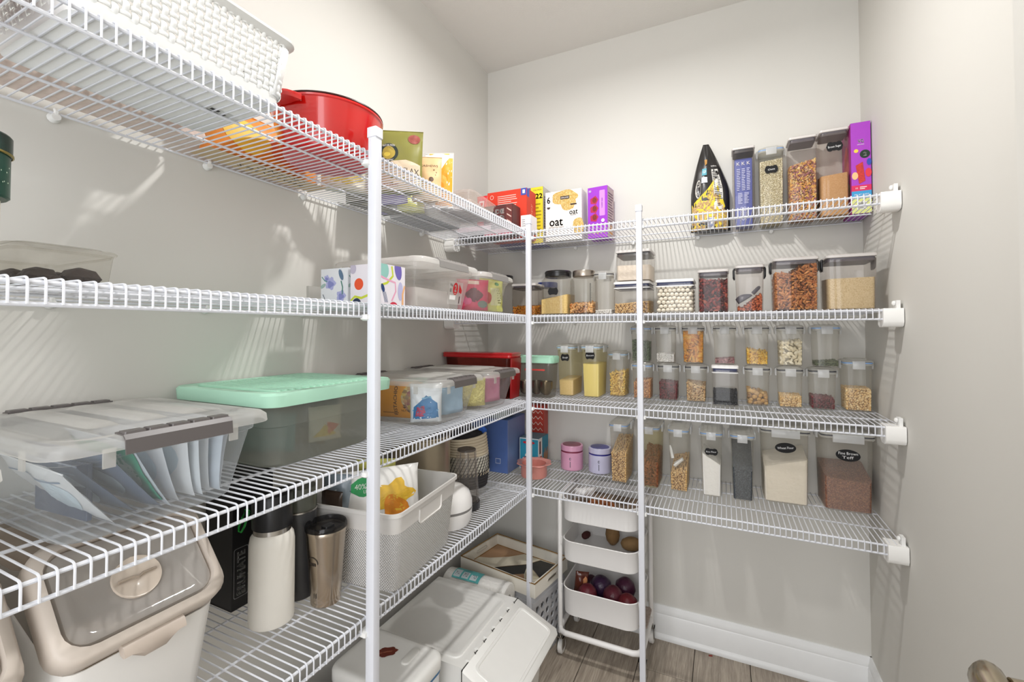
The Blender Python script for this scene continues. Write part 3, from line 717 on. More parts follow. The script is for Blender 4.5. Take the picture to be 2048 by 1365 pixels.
t = carton('cupcake_box', 'small teal picture box showing cupcakes, behind the pink bowl', 'box', -.077, .232, Z4, .082, .105, .122, '#3f9bb5', topc='#6e8f9c')
p = front(t, .105); p.rect(-.041, 0, .041, .122, '#e8efef'); p.rect(-.039, .002, .039, .118, '#2f9ab8')
for i, (a, b) in enumerate(((-.028, .022), (-.012, .020), (.004, .022), (.020, .020), (.032, .022), (-.020, .038), (-.003, .040), (.013, .038), (-.008, .054))):
    p.ell(a, b, .009, .008, '#f2d3cf' if i % 2 else '#f6efe6', n=12); p.rect(a-.007, b-.014, a+.007, b-.004, '#6a4a3a', n=1); p.ell(a, b+.007, .0025, .0025, '#d8332f', n=8)
p.ell(0, .105, .026, .006, '#c8202e', n=16); p.text('CAKES', 0, .105, .006, PAPER); p.text('& pops', 0, .093, .004, INK); p.done(t)
p = rside(t, .082); p.rect(-.0525, 0, .0525, .122, '#2d8aa6'); p.rect(-.0525, 0, -.015, .122, '#efe9e4'); p.rect(-.045, .06, -.03, .11, '#5b2b2b'); p.rect(-.045, .004, -.020, .05, '#c03a35')
for j in range(4): p.ell(.005+.012*j, .03+.015*(j % 2), .006, .03, '#b98a60', n=12)
p.done(t)

# ------------------------------------------------------------------ back wall, third shelf
G3 = 'small clip lid jars in two rows on the back shelf'
def mini(label, x, kind, top, z=Z3, y0=.188, w=.072, h=.132, lc='dark', **k):
    return clip_jar(label, x, y0+.036, z, w, .072, h, kind, top, lc, group=G3, taper=.92, **k)
clip_jar('cloudy keeper a third full of semolina, labelled Suji', .088, .137+.075, Z3, .072, .150, .196, 'suji', (.32, .33, .37, .37), 'lblue', taper=.86, frost=YEL, lab=(['Suji'], .034, .026, .146), r=.014, group='pair of tall yellowed keepers')
clip_jar('cloudy keeper two thirds full of yellow gram flour, labelled Besan', .185, .137+.075, Z3, .074, .150, .198, 'besan', (.68, .68, .68, .69), 'lblue', taper=.86, frost=YEL, lab=(['Besan'], .036, .028, .156), r=.014, group='pair of tall yellowed keepers')
clip_jar('medium clip lid keeper more than half full of penne', .270, .192+.06, Z3, .070, .100, .170, 'pasta', (.56, .64, .55, .6), 'lblue', taper=.90)
mini('jar of twisted tan pasta in the lower row behind the pole', .362, 'fusilli', (.45, .62, .6, .62), lc='blue')
mini('jar of dark red kidney beans in the lower row, right of the pole', .452, 'kidney', (.55, .52, .6, .56))
mini('jar of speckled beige beans in the lower row, third from the pole', .543, 'pinto', (.58, .42, .62, .58))
pop_jar('clear jar with a white and navy lid holding shiny black beans', .634, .147+.037, Z3, .078, .078, .132, 'blackbean', (.42, .42, .44, .44))
mini('jar of knobbly brown nuggets in the lower row', .730, 'nugget', (.46, .30, .5, .36), w=.074)
mini('jar of pale chickpeas in the lower row, right of the brown nuggets', .822, 'small_chickpea', (.29, .32, .36, .36))
mini('jar of dark red beans in the lower row beside the tall corner keeper', .908, 'kidney', (.34, .28, .38, .34), w=.073)
clip_jar('taller keeper half full of pale chickpeas against the right wall', .999, .20+.04, Z3, .076, .084, .160, 'small_chickpea', (.47, .47, .5, .5), 'blue', taper=.92)
zu = Z3+.1325
mini('jar of dull green dried leaves, first of the upper row', .358, 'greenpasta', (.66, .58, .7, .62), z=zu, h=.134, lc='blue')
mini('jar of small white pellets in the upper row', .443, 'whitebit', (.27, .25, .3, .3), z=zu, h=.134)
mini('jar brimming with orange snack flakes in the upper row', .535, 'chips', (.93, .92, .93, .93), z=zu, h=.134, w=.074)
mini('jar with a thin layer of dusty pink pulses in the upper row', .634, 'pinkbit', (.13, .18, .16, .2), z=zu, h=.134)
mini('jar of short yellow pasta in the upper row', .730, 'yellowpasta', (.42, .34, .45, .4), z=zu, h=.134)
mini('jar of big flat lima beans, fullest at the right of the upper row', .824, 'lima', (.62, .68, .66, .7), z=zu, h=.134, w=.074)
mini('jar with a thin layer of dried green herb, last of the upper row', .919, 'greenherb', (.08, .16, .16, .2), z=zu, h=.134, w=.074, lc='blue')
# green lidded box and red lidded box in the corner
t = thing('mixing_bowl_set', 'smoky clear box with a mint green lid holding metal bowls in the corner', 'container', (-.012, .098, Z3), 0)
part('tub', MB().loft([(0, .068, .032, .02), (.005, .072, .034, .02), (.13, .080, .038, .02), (.13, .079, .037, .02), (.12, .0785, .0365, .02)], cap1=False, k=5), clear('#cfcdc6', .12, .12, '#a9a69e', .5), t)
part('lid', MB().loft([(.128, .083, .040, .02), (.147, .084, .041, .02), (.153, .082, .039, .02), (.152, .07, .030, .012), (.149, .068, .028, .012)], k=5), mat('#a9dcc0', .4), t)
for (a, b, r, c) in ((-.044, -.002, .026, '#a59a8c'), (.040, -.002, .026, '#9a8a70'), (-.001, .004, .024, '#8d8578')):
    t2 = thing('metal_bowl', f'steel bowl nested inside the mint lidded box, {"left" if a < -.01 else "right" if a > .01 else "rear"} one', 'bowl', (-.012+a, .098+b, Z3+.008), 0)
    part('bowl_body', MB().lathe([(r*.4, 0), (r*.7, .006), (r*.95, .025), (r, .05), (r*.97, .05), (r*.9, .026), (r*.6, .008)], 24), mat(c, .2, metal=1), t2)
p = Print(plane((0, -.0345, 0), (1, 0, .0), (0, -.035, 1))); p.rect(-.02, .100, .05, .106, '#c9453c'); p.rect(-.03, .099, -.022, .107, '#c9453c'); p.done(t)
t = thing('red_lid_box', 'dark food box with a glossy red lid behind the clear bins', 'container', (-.205, .02, Z3), 0)
part('tub', MB().loft([(0, .125, .035, .012), (.148, .138, .042, .014)], k=3), clear('#a84a40', .35, .12, '#6e2018', .5), t)
part('lid', MB().loft([(.148, .146, .048, .014), (.152, .148, .050, .014), (.158, .147, .049, .014), (.164, .149, .051, .014), (.167, .144, .047, .012)], k=4), mat('#c2141c', .22, coat=.5), t)
part('contents', MB().loft([(.004, .115, .028, .01), (.11, .12, .032, .01)], k=3), mat('#7c5a3c', .8), t)
part('side_panel', MB().loft([(.002, .003, .036, .002, .139, 0), (.148, .004, .044, .003, .146, 0)], k=2), mat('#a3151a', .3), t)

# ------------------------------------------------------------------ back wall, second shelf
def jar2(label, xa, xb, y, h, **k): return pop_jar(label, (xa+xb)/2, y+(xb-xa)/2, Z2, xb-xa, xb-xa, h, **k)
jar2('square jar with a pale lid and orange crisps behind the inner pole', -.108, -.010, .085, .124, kind='orange', top=(.32, .28, .4, .4), lid='grey', m=clear('#d8d2cb', .10, .1, '#a79c90', .6))
t = thing('blue_lid_jar', 'small jar with a dark blue lid behind the orange crisps', 'jar', (-.03, .27, Z2), 0)
lathe_part('glass', [(.038, 0), (.040, .004), (.040, .115), (.037, .12)], TINTED, t); lathe_part('lid', [(.041, .12), (.042, .122), (.042, .14), (.040, .142)], mat('#25377e', .35), t)
t = thing('black_lid_jar', 'squat jar with a black lid behind the second clear bin', 'jar', (-.235, .24, Z2), 0)
lathe_part('glass', [(.05, 0), (.053, .004), (.053, .150), (.049, .156)], TINTED, t); lathe_part('lid', [(.053, .156), (.055, .158), (.055, .176), (.053, .178)], BLACK, t)
def round_jar(label, x, y, w, h, kind, top, lid, lab=False):
    t = thing('glass_jar', label, 'jar', (x, y, Z2), 0)
    bh = h-.022; a = w/2; r = .032
    part('glass', MB().loft([(0, a-.004, a-.004, r), (.004, a, a, r), (bh-.014, a, a, r), (bh-.003, a-.010, a-.010, r-.004), (bh+.002, a-.011, a-.011, r-.004), (bh+.002, a-.0135, a-.0135, r-.006), (bh-.016, a-.0025, a-.0025, r), (.006, a-.0025, a-.0025, r)], k=6), clear('#f0efec', .06, .06, '#d2d0ca', .7), t)
    c = a-.006; n = 40
    prof = [(c-.003, bh-.002), (c, bh), (c, bh+.012), (c+.001, bh+.013), (c+.001, bh+.018), (c-.002, bh+.022), (c-.008, bh+.0225)]
    if lid == 'black': part('lid', MB().lathe(prof, n), mat('#1d1c1d', .25), t)
    else: part('lid', MB().lathe([(c-.003, bh-.002), (c, bh), (c, bh+.019), (c-.0015, bh+.0215), (c-.006, bh+.022)], n), mat('#b9afa4', .28, metal=1), t)
    loose(kind, a-.0045, a-.0045, .006, slope(bh, *top), t)
    if lab: chalk_label(t, [''], .040, .026, -a-.0008, .088)
    return t
round_jar('glass jar with a black lid, a third full of quinoa, blank chalk label', .064, .08+.057, .112, .168, 'quinoa', (.40, .52, .46, .55), 'black', True)
t = round_jar('glass jar with a brushed metal lid and cashews at the bottom', .168, .08+.047, .094, .163, 'nuts', (.27, .26, .34, .36), 'steel')
p = Print(plane((.0, -.0475, 0), (1, 0, 0), (0, 0, 1))); p.rect(.036, .040, .0378, .112, INK, n=1)
for i in range(12): p.rect(.0378, .042+i*.006, .041 if i % 3 else .043, .0428+i*.006, INK, n=1)
p.done(t, 'measuring_marks')
clip_jar('narrow cloudy jar nearly empty, small pellets at the bottom', .245, .10+.033, Z2, .070, .070, .156, 'whitebit', (.10, .12, .14, .14), 'dark', taper=.94, frost=clear('#efede8', .26, .3, '#dcd8d2'))
jar2('wide clear jar with white and navy lid, chickpeas in the lower half', .283, .405, .10, .114, kind='chickpea', top=(.36, .46, .42, .5), m=clear('#f0eeea', .16, .15, '#ddd6ce', .5))
pop_jar('clear jar of white rice flakes stacked on top of the chickpea jar', .350, .10+.062, Z2+.1145, .118, .118, .110, 'cream', (.62, .60, .64, .62), lid='dark', m=clear('#f3f1ee', .15, .15, '#e2dcd4', .5))
t = jar2('wide clear jar with white and navy lid full of round white balls', .428, .546, .08, .112, m=clear('#f3f1ee', .05, .1, '#ddd6ce', .5))
KB = mat('#e8e0cf', .5, noise_=.12, nscale=40)
# the balls are big enough to be single pieces
ball = MB().lathe([(.0001, -1), (.5, -.87), (.87, -.5), (1, 0), (.87, .5), (.5, .87), (.0001, 1)], 12).mesh('white_ball', KB)
bi = 0
for lay in range(7):
    zz = .0105+lay*.0128
    for i in range(8):
        for k in (0, 1) if lay < 6 else (0,):
            xx = -.049+i*.0138+(.0065 if lay % 2 else 0)
            if xx > .051: continue
            o = link('white_ball', ball, t, loc=(xx+random.uniform(-.0012, .0012), -.0485+k*.0137+random.uniform(-.001, .001), zz+random.uniform(-.0015, .0015)))
            o.scale = (.0074, .0074, .0068)
for y_, s_ in ((.0, 1), (.0, -1)):
    for lay in range(6):
        for i in range(6):
            o = link('white_ball', ball, t, loc=(s_*.0495, -.022+i*.0138+random.uniform(-.001, .001), .0105+lay*.0128)); o.scale = (.0074, .0074, .0068)
for i in range(6):
    for k in range(6):
        o = link('white_ball', ball, t, loc=(-.035+i*.014, -.022+k*.0138, .078+random.uniform(-.002, .003))); o.scale = (.0074, .0074, .0068)
CT = clear('#f1edeb', .09, .06, '#cdc5c1', 1.0)
jar2('clear lidded jar packed with dark dried red chillies', .558, .648, .10, .140, kind='chilli', top=(.88, .84, .9, .9), lid='grey', m=CT)
t = jar2('clear lidded jar with peanuts and a dark scoop', .668, .746, .10, .148, kind='peanut', top=lambda u, v: .148*(.10+.20*max(0, u+.5)+.03*v), lid='grey', m=CT, clips=True, taper=.93)
s2 = thing('dark_scoop', 'dark grey scoop leaning in the peanut jar', 'scoop', (.700, .125, Z2+.030), 0)
mb = MB(); R_ = []
for i in range(9):
    s_ = i/8; R_.append([(-.022+.046*s_, .020*math.cos(a)*math.sin(math.pi*(.3+.6*s_)), .021*math.sin(a)*math.sin(math.pi*(.3+.6*s_))+.01) for a in [k*math.pi/10 for k in range(11)]])
mb.rings(R_, False, False, closed=False); mb.xf(Matrix.Rotation(math.radians(-32), 4, 'Y')); o = part('scoop_bowl', mb, mat('#46434d', .4), s2); o.modifiers.new('thick', 'SOLIDIFY').thickness = .0015
mb = MB().loft([(0, .006, .0025, .002), (.024, .0055, .002, .002), (.03, .003, .0015, .001)], k=2); mb.xf(Matrix.Translation((.016, 0, .028)) @ Matrix.Rotation(math.radians(42), 4, 'Y')); part('handle', mb, mat('#46434d', .4), s2)
jar2('large clear clip jar full of brown bran flakes', .770, .884, .08, .160, kind='brownflake', top=lambda u, v: .160*(.66+.10*(u+1)+.05*math.sin(4*u+v)), lid='grey', m=CT, clips=True, taper=.96)
jar2('large clear clip jar of beige rice at the right end of the shelf', .903, 1.020, .08, .160, kind='rice', top=(.64, .65, .68, .68), lid='grey', m=CT, clips=True, taper=.96)

# ------------------------------------------------------------------ back wall, top shelf
G1 = 'tall slim jars on the top back shelf'
t = pop_jar('tall slim jar holding a blue paper pack', .701, .277+.037, Z1, .070, .072, .284, lid='dark', m=CT, group=G1)
pk = thing('paper_pack', 'blue printed paper pack standing inside a tall slim jar', 'packet', (.701, .312, Z1+.004), 0)
part('pack_body', MB().loft([(0, .027, .024, .004), (.235, .028, .022, .003), (.243, .026, .012, .002)], k=2), mat('#5560a8', .5, noise_=.06), pk)
p = Print(plane((0, -.0245, 0), (1, 0, 0), (0, 0, 1)))
for i in range(3): p.text('K', -.016+i*.016, .222, .012, PAPER); 
for i in range(3): p.lines(-.021+i*.0155, .125, -.010+i*.0155, .205, 13, '#c9cdee')
for i in range(2): p.lines(-.018+i*.02, .078, -.004+i*.02, .118, 8, '#c9cdee')
for i in range(8):
    for j in range(2): p.curve([(-.012+j*.010, .020+i*.006), (-.007+j*.010, .024+i*.006), (-.002+j*.010, .020+i*.006)], .0015, '#e6e6f4')
p.done(pk)
clip_jar('tall slim cloudy jar of rolled oats with a black label', .786, .280+.036, Z1, .078, .072, .272, 'oats', (.86, .88, .88, .88), 'blue', group=G1, taper=.94, frost=clear('#f1f0ea', .12, .2, '#dcd9d0'), lab=(['Oats'], .040, .026, .190))
pop_jar('tall slim jar of mixed yellow and purple cereal', .874, .255+.038, Z1, .078, .076, .280, 'cereal', (.70, .76, .74, .76), lid='grey', m=CT, group=G1)
t = pop_jar('tall slim jar half full of brown sugar, labelled Brown Sugar', .957, .240+.038, Z1, .076, .076, .282, 'sugar', (.50, .52, .54, .54), lid='grey', m=clear('#f0ece8', .10, .1, '#cbbcab', .6), group=G1)
chalk_label(t, ['Brown Sugar'], .044, .030, -.039, .222)
t = carton('snack_bar_carton', 'tall purple fruit bar box against the right wall', 'box', 1.0235, .292, Z1, .050, .11, .285, '#9c3fb4', topc='#8a2f9e')
p = front(t, .11); p.rect(-.025, 0, .025, .285, '#a93fc0'); p.rect(-.025, .070, .025, .088, '#d92b5c'); p.rect(-.025, .046, .025, .070, '#3f9fd6'); p.rect(-.025, 0, .025, .046, '#d9dd8c')
p.text('10', -.012, .079, .005, PAPER); p.lines(-.004, .074, .014, .084, 2, PAPER); p.text('VG', 0, .226, .011, PAPER, w=.014, bold=.0004); p.text('PROTEIN', 0, .215, .003, PAPER)
p.ell(-.012, .196, .006, .006, '#f2d24a', n=8); p.ell(.010, .184, .013, .013, '#12301c', n=20); p.text('2', .010, .184, .011, PAPER, bold=.0005)
p.ell(.020, .158, .006, .011, '#2f4fae', n=14); p.poly([(-.014, .150), (.004, .160), (.010, .100), (-.006, .092)], mat('#c4352c', .6, noise_=.6, nscale=160))
p.ell(-.016, .118, .008, .012, '#f3c18a', n=12); p.ell(.018, .125, .008, .014, '#dd3848', n=12); p.rect(-.012, .012, .012, .036, '#f4f4ea'); p.lines(-.010, .014, .010, .034, 8, INK, .5); p.text('FRUIT BARS', 0, .058, .005, PAPER); p.done(t)
p = Print(plane((-.025, 0, 0), (0, -1, 0), (0, 0, 1))); p.rect(-.055, 0, .055, .285, '#b53a8f'); p.ell(0, .15, .03, .08, '#d5384a'); p.ell(.01, .08, .03, .03, '#8cb343'); p.done(t, 'side_print')

# rice bag
RB = FOIL('#201d1c', .35)
t, F = bag('grain_bag', 'black and yellow standing pouch of grain on the top shelf, leaning back', 'bag', (.592, .318, Z1), 6, .138, .325, .060, RB, 3, .010, lean=0, pinch=.86, shift=-.012)
p = Print(F)
p.poly([(-.066, .004), (.060, .004), (.062, .05), (.020, .19), (-.012, .150), (-.066, .100)], '#e8cf3c')
p.poly([(-.065, .004), (.060, .004), (.061, .05), (.016, .178), (-.012, .138), (-.065, .088)], speckmat(['#c5a26c', '#b08c58', '#dbbd88', '#8f6c42'], 260))
p.rect(.012, .075, .044, .225, '#dcd9d2'); p.lines(.014, .08, .042, .22, 22, INK, .4)
p.rect(-.034, .205, -.012, .230, '#5ba7b8'); p.rect(-.034, .176, -.010, .198, '#dfe3ea'); p.text('GF', -.022, .218, .010, PAPER); p.lines(-.032, .18, -.012, .195, 3, '#3b4f8e')
p.ell(-.032, .055, .020, .020, '#e8cf3c'); p.ell(-.032, .055, .017, .017, mat('#c9a768', .7, noise_=.3, nscale=80)); p.text('brothers', .028, .237, .006, PAPER)
p.ell(-.045, .155, .010, .035, '#cfcac2', n=16); p.ell(-.044, .155, .008, .031, RB, n=16); p.rect(-.012, .01, .012, .045, '#f1efe9'); p.lines(-.01, .012, .010, .043, 8, '#2d4fa0', .5)
p.poly([(-.024, .262), (-.006, .262), (-.009, .246), (-.019, .240)], '#b8863e'); p.done(t)

# cartons left of the corner pole
t = carton('oat_carton', 'white oat milk carton box printed oat in lower case letters', 'box', .056, .262, Z1, .152, .075, .200, '#efece6')
p = front(t, .075); W = .076
p.rect(-W, 0, W, .2, '#f2efe9'); p.rect(.018, .0, .019, .150, '#d4d0c8', n=1); p.rect(.018, .150, .058, .151, '#d4d0c8', n=1)
OATM = speckmat(['#d9b865', '#c09a48', '#ead092', '#b08a3c'], 330)
p.ell(.006, .172, .054, .030, OATM, n=26, wob=.06, lob=5); p.ell(.020, .150, .030, .030, OATM, n=22, wob=.08); p.ell(.062, .050, .022, .034, OATM, n=22, wob=.06)
p.rect(-.012, .165, .026, .178, '#3b2a22'); p.text('KIRKLAND', .007, .1715, .0055, PAPER, w=.032); p.rect(.030, .138, .056, .144, '#3b2a22')
p.text('oat', -.030, .078, .034, INK, w=.056, bold=.0007); p.text('oat', .043, .112, .021, INK, w=.034, bold=.0004); p.text('6', -.062, .168, .026, INK, w=.013, bold=.0005)
p.lines(-.060, .050, .006, .058, 2, '#8a857c', .3); p.lines(-.03, .048, 0, .050, 1, '#8a857c'); p.lines(.030, .096, .056, .100, 1, '#8a857c'); p.ell(-.062, .138, .007, .007, '#3b3330', n=14); p.rect(-.069, .139, -.055, .146, '#f2efe9', n=1); p.done(t)
t = carton('fruit_bar_carton', 'bright purple snack box standing right of the oat box', 'box', .196, .275, Z1, .080, .075, .200, '#9a35c2', topc='#a74bd0', rz=-6)
p = front(t, .075); p.rect(-.04, 0, .04, .2, '#9d36c6'); p.rect(.008, .085, .030, .185, '#cf8ee4', rnd=.003)
for i in range(3): p.poly([(-.030, .155-i*.034), (-.008, .166-i*.034), (.004, .150-i*.034), (-.006, .132-i*.034), (-.028, .136-i*.034)], '#b3244e'); p.ell(-.012, .149-i*.034, .009, .011, mat('#7c2a22', .6, noise_=.6, nscale=200), n=14)
for i in range(4): p.ell(-.012+i*.013, .022, .005, .006, '#e9a14a' if i % 2 else '#e6a5d8', n=10)
p.text('10', -.030, .186, .008, PAPER, bold=.0004); p.text('YUMMY BAR', .019, .135, .005, '#7a2498', rot=math.pi/2); p.text('fruit & nut', .0, .052, .008, '#f0c6ee'); p.ell(.022, .066, .007, .007, PAPER, n=12); p.done(t)
p = rside(t, .08); p.rect(-.037, .002, .037, .198, '#b9a2a8'); p.lines(-.03, .05, .03, .18, 12, '#6d4a66', .35); p.ell(0, .03, .02, .02, '#c58a54'); p.done(t, 'side_print')
t = carton('milk_mix_carton', 'tall yellow and blue grey box printed 322 at the back', 'box', -.135, .285, Z1, .200, .10, .234, '#66619a', topc='#6d6aa6')
p = front(t, .10); p.rect(-.1, 0, .1, .234, '#5d5b99'); p.rect(.045, 0, .1, .234, '#f0dc2c'); p.text('322', .075, .196, .020, INK, w=.044, bold=.0012); p.text('CALORIES', .075, .222, .006, INK); p.rect(-.097, .200, -.070, .212, PAPER); p.lines(-.095, .202, -.072, .210, 2, '#40407c'); p.lines(.05, .02, .095, .17, 10, '#a39214', .3); p.done(t)
p = rside(t, .2); p.rect(-.05, 0, .05, .234, mat('#b9b6b0', .5, noise_=.15, nscale=18)); p.lines(-.04, .02, .04, .2, 16, '#6f6a68', .35); p.done(t, 'side_print')
t = carton('red_snack_carton', 'red box with small white print in front of the 322 box', 'box', -.137, .148, Z1, .172, .09, .192, '#d63a22', topc='#e2472c')
p = front(t, .09); p.rect(-.086, 0, .086, .192, '#dd3a20'); p.ell(-.066, .172, .008, .009, '#f0c9bd', n=16); p.ell(-.066, .172, .006, .007, '#dd3a20', n=16)
p.lines(-.040, .120, .045, .175, 7, '#f3cfc4', .35); p.text('CRISPY', -.02, .104, .007, '#f6e6df', w=.06); p.text('INTO', .038, .106, .011, '#f6e6df', w=.03); p.rect(.062, .165, .085, .192, '#3d50a8'); p.rect(.069, .172, .079, .186, PAPER); p.done(t)
p = rside(t, .172); p.rect(-.045, 0, .045, .192, '#c8321c'); p.rect(-.045, .16, -.02, .192, '#3d50a8'); p.text('crispy', 0, .10, .018, '#e58f6d', w=.08, rot=math.pi/2); p.text('crispy', .028, .10, .008, '#e58f6d', rot=math.pi/2); p.ell(-.01, .02, .018, .02, '#2d3f8c'); p.done(t, 'side_print')
t = carton('cookie_carton', 'dark brown box printed MADE GOOD in white capitals', 'box', -.1335, .055, Z1, .122, .070, .112, '#4f2222', topc='#5d2a28')
p = front(t, .07); p.rect(-.059, 0, .034, .112, '#572626'); p.rect(.034, 0, .059, .112, '#6a2f2c'); p.text('MADE', -.014, .088, .016, PAPER, w=.078, bold=.0008); p.text('GOOD', -.014, .064, .016, PAPER, w=.078, bold=.0008)
for i in range(3): p.poly([(.038, .100-i*.022), (.056, .088-i*.022), (.056, .083-i*.022), (.038, .095-i*.022)], '#d8b9ae')
p.rect(-.059, .0, .059, .02, '#b86a78'); p.done(t)
t = carton('white_snack_carton', 'small white box at the right of the dark brown box', 'box', -.020, .052, Z1, .040, .06, .062, '#e9e4e2')
p = front(t, .06); p.rect(-.02, .0, .02, .012, '#3a3240'); p.lines(-.015, .02, .015, .05, 4, '#9a9296', .3); p.done(t)
t = carton('low_black_carton', 'low black and pink box lying at the left end of the top back shelf', 'box', -.236, .085, Z1, .150, .13, .040, '#1f1b1e', topc='#e5c7cf')
p = front(t, .14); p.rect(-.075, .022, .075, .04, '#e3bcc6'); p.lines(-.06, .004, .06, .018, 2, '#8b7f86', .3); p.done(t)
t, F = bag('red_pouch', 'red topped pouch standing left of the red box', 'bag', (-.212, .040, Z1+.0415), 0, .045, .120, .028, FOIL('#d9202c'), 11, .004)
p = Print(F); p.rect(-.012, .02, .012, .10, '#f0e2de'); p.ell(.0, .085, .008, .010, '#d9202c'); p.done(t)

# ------------------------------------------------------------------ left wall, third shelf: bins
G = 'clear latch bins on the third left shelf'
def packs():
    cols = ['#e9edf1', '#5f6d84', '#67748a', '#cfd9e4', '#e6e9ee', '#e9edf1', '#dfe6ec', '#e3e6ea', '#cfd9e4', '#e6e9ee', '#e4e8ec']
    spec = [(-1.175, 34, .088), (-1.150, 40, .100), (-1.128, 36, .105), (-1.112, 26, .104), (-1.098, 14, .103), (-1.084, 6, .104), (-1.070, 3, .106), (-1.058, 0, .104), (-1.047, -5, .102), (-1.037, -9, .100)]
    for i, (y, lean, h) in enumerate(spec):
        t, F = bag('mask_pouch', 'white foil pouch in the near clear bin, '+('leaning nearest the viewer' if i == 0 else ('', 'first', 'second', 'third', 'fourth', 'fifth', 'sixth', 'seventh')[max(0, i-3)]+' beyond the green one'), 'packet', (-.160+random.uniform(-.008, .008), y, Z3+.010), random.uniform(-4, 4), .205, h, .016, FOIL(cols[i], .35), 31+i, .007, lean=lean, gus=0, group='white pouches packed in the near bin', N=14)
        p = Print(F); p.ell(.05, h*.5, .03, .03, '#c5d6e2', n=16, wob=.1, lob=3); p.rect(-.08, h*.80, .08, h*.83, '#8295ad', n=8)
        if i == 3: p.rect(-.098, h*.1, .098, h*.92, '#1f9a78', n=14); p.ell(.05, h*.5, .03, .025, '#bfe0d6'); p.text('KN95', .05, h*.78, .008, '#e8f4f0'); t['label'] = 'green and white foil pouch in the near clear bin'; del t['group']
        if i in (1, 2): t['label'] = 'slate blue foil pouch in the near clear bin, '+('nearer one' if i == 1 else 'farther one, beside the green pouch'); del t['group']
        p.done(t)
bin_box('large clear latch bin of white mask pouches nearest the viewer on the third shelf', -.345, .004, -1.262, -1.000, Z3, .136, .046, .030, clear('#f6f8f8', .34, .12, '#d9dde0', 1.1), group=G)
packs()
t = carton('navy_packet', 'dark navy flat packet among the white pouches', 'packet', -.150, -1.192, Z3+.010, .120, .006, .070, '#39455f', rz=4)
bin_box('clear latch bin at the left edge of the picture, on the third shelf', -.345, .035, -1.60, -1.292, Z3, .132, .046, .030, group=G)

t = thing('mint_lid_bin', 'long cloudy storage box with a mint green ribbed lid', 'storage box', (-.205, -.808, Z3), 0)
part('tub', MB().loft([(0, .105, .122, .035), (.006, .110, .128, .035), (.075, .124, .138, .035), (.077, .126, .140, .035), (.125, .134, .145, .035), (.125, .132, .143, .035), (.118, .131, .142, .035)], cap1=False, k=6), clear('#e6e7e1', .95, .2, '#b9bab2', .5), t)
MINT = mat('#b4e3ca', .45)
lid = MB().loft([(.116, .148, .156, .03), (.136, .150, .158, .032), (.1405, .147, .155, .032), (.1405, .128, .140, .03), (.137, .124, .136, .03)], cap0=False, k=6)
part('lid', lid, MINT, t, ang=40)
for i in range(16):
    y = -.118+i*.0157
    part('lid_rib', MB().loft([(.1372, .118, .0045, .002, 0, y), (.1418, .117, .0030, .002, 0, y)], k=2), MINT, t)
for (nm, lab, x, y, w, d, h, c) in (('snack_packet', 'teal packet inside the mint lidded box', -.2, -.87, .13, .06, .075, '#4e8d90'), ('snack_packet', 'brown packet inside the mint lidded box', -.2, -.80, .14, .07, .055, '#8a7258'),
        ('snack_packet', 'dark packet inside the mint lidded box', -.23, -.73, .12, .06, .09, '#5c6468')):
    q, F = bag(nm, lab, 'packet', (x, y, Z3+.009), 20, w, h, .05, mat(c, .6, noise_=.3, nscale=30), int(h*1000), .008)
q, F = bag('clear_snack_bag', 'crinkled clear bag with yellow and orange print inside the mint lidded box', 'bag', (-.125, -.79, Z3+.02), 70, .07, .07, .03, mat('#e2ddc8', .4, noise_=.1), 5, .006)
p = Print(F); p.poly([(-.03, .01), (.02, .012), (-.005, .035)], '#e9c83a'); p.poly([(.0, .014), (.03, .03), (.0, .04)], '#e5622e'); p.done(q)

PB = clear('#f8f8f7', .18, .12, '#ebe9e7', .7)
bin_box('clear latch bin holding a pistachio bag, just past the near pole', -.345, .0, -.548, -.312, Z3, .130, .046, .028, PB, group=G)
bin_box('clear latch bin holding noodles and a pink packet, last on the third shelf', -.345, .004, -.296, -.062, Z3, .130, .046, .028, PB, group=G)
t, F = bag('pistachio_bag', 'orange pistachio bag standing inside a clear bin', 'bag', (-.190, -.490, Z3+.009), 8, .165, .098, .03, FOIL('#e39a28'), 41, .003, gus=0)
p = Print(F); p.text('PISTACHIOS', .008, .052, .011, '#4a2c14', w=.085, rot=math.pi/2, bold=.0003); p.ell(.062, .058, .034, .044, speckmat(['#d9c07a', '#9a5a62', '#c9b060', '#7a5a48', '#e3d6a4'], 110), n=22, wob=.05, lob=4); p.text('NUTS', .038, .022, .006, '#4a2c14'); p.poly([(.03, .033), (.038, .028), (.046, .034), (.038, .031)], '#4a2c14'); p.lines(-.035, .012, .02, .018, 1, '#9a6420'); p.done(t)
t, F = bag('blue_snack_bag', 'blue and white crinkled bag beside the pistachio bag', 'bag', (-.080, -.500, Z3+.009), 38, .085, .098, .045, FOIL('#dfe5ea'), 43, .008)
p = Print(F); p.poly([(-.036, .01), (.034, .012), (.03, .05), (.0, .07), (-.034, .04)], '#3d77a8'); p.poly([(-.03, .016), (.0, .018), (-.006, .045), (-.026, .04)], '#a24a62'); p.curve([(-.036, .03), (-.01, .062), (.01, .066), (.032, .03)], .005, '#7fb4d4'); p.done(t)
t, F = bag('blue_packet', 'pale blue packet at the back of the pistachio bin', 'packet', (-.085, -.37, Z3+.009), 75, .09, .075, .03, mat('#9db9cf', .5, noise_=.1), 45, .005)
t, F = bag('green_packet', 'pale green packet deep in the pistachio bin', 'packet', (-.22, -.38, Z3+.009), 60, .10, .095, .03, mat('#9fc4ae', .5, noise_=.1), 46, .005)
t, F = bag('noodle_bag', 'clear bag of yellow noodles in the last clear bin', 'bag', (-.100, -.235, Z3+.009), 40, .095, .088, .055, mat('#e6d78c', .35, noise_=.35, nscale=90, bump=.8, bscale=160), 47, .010)
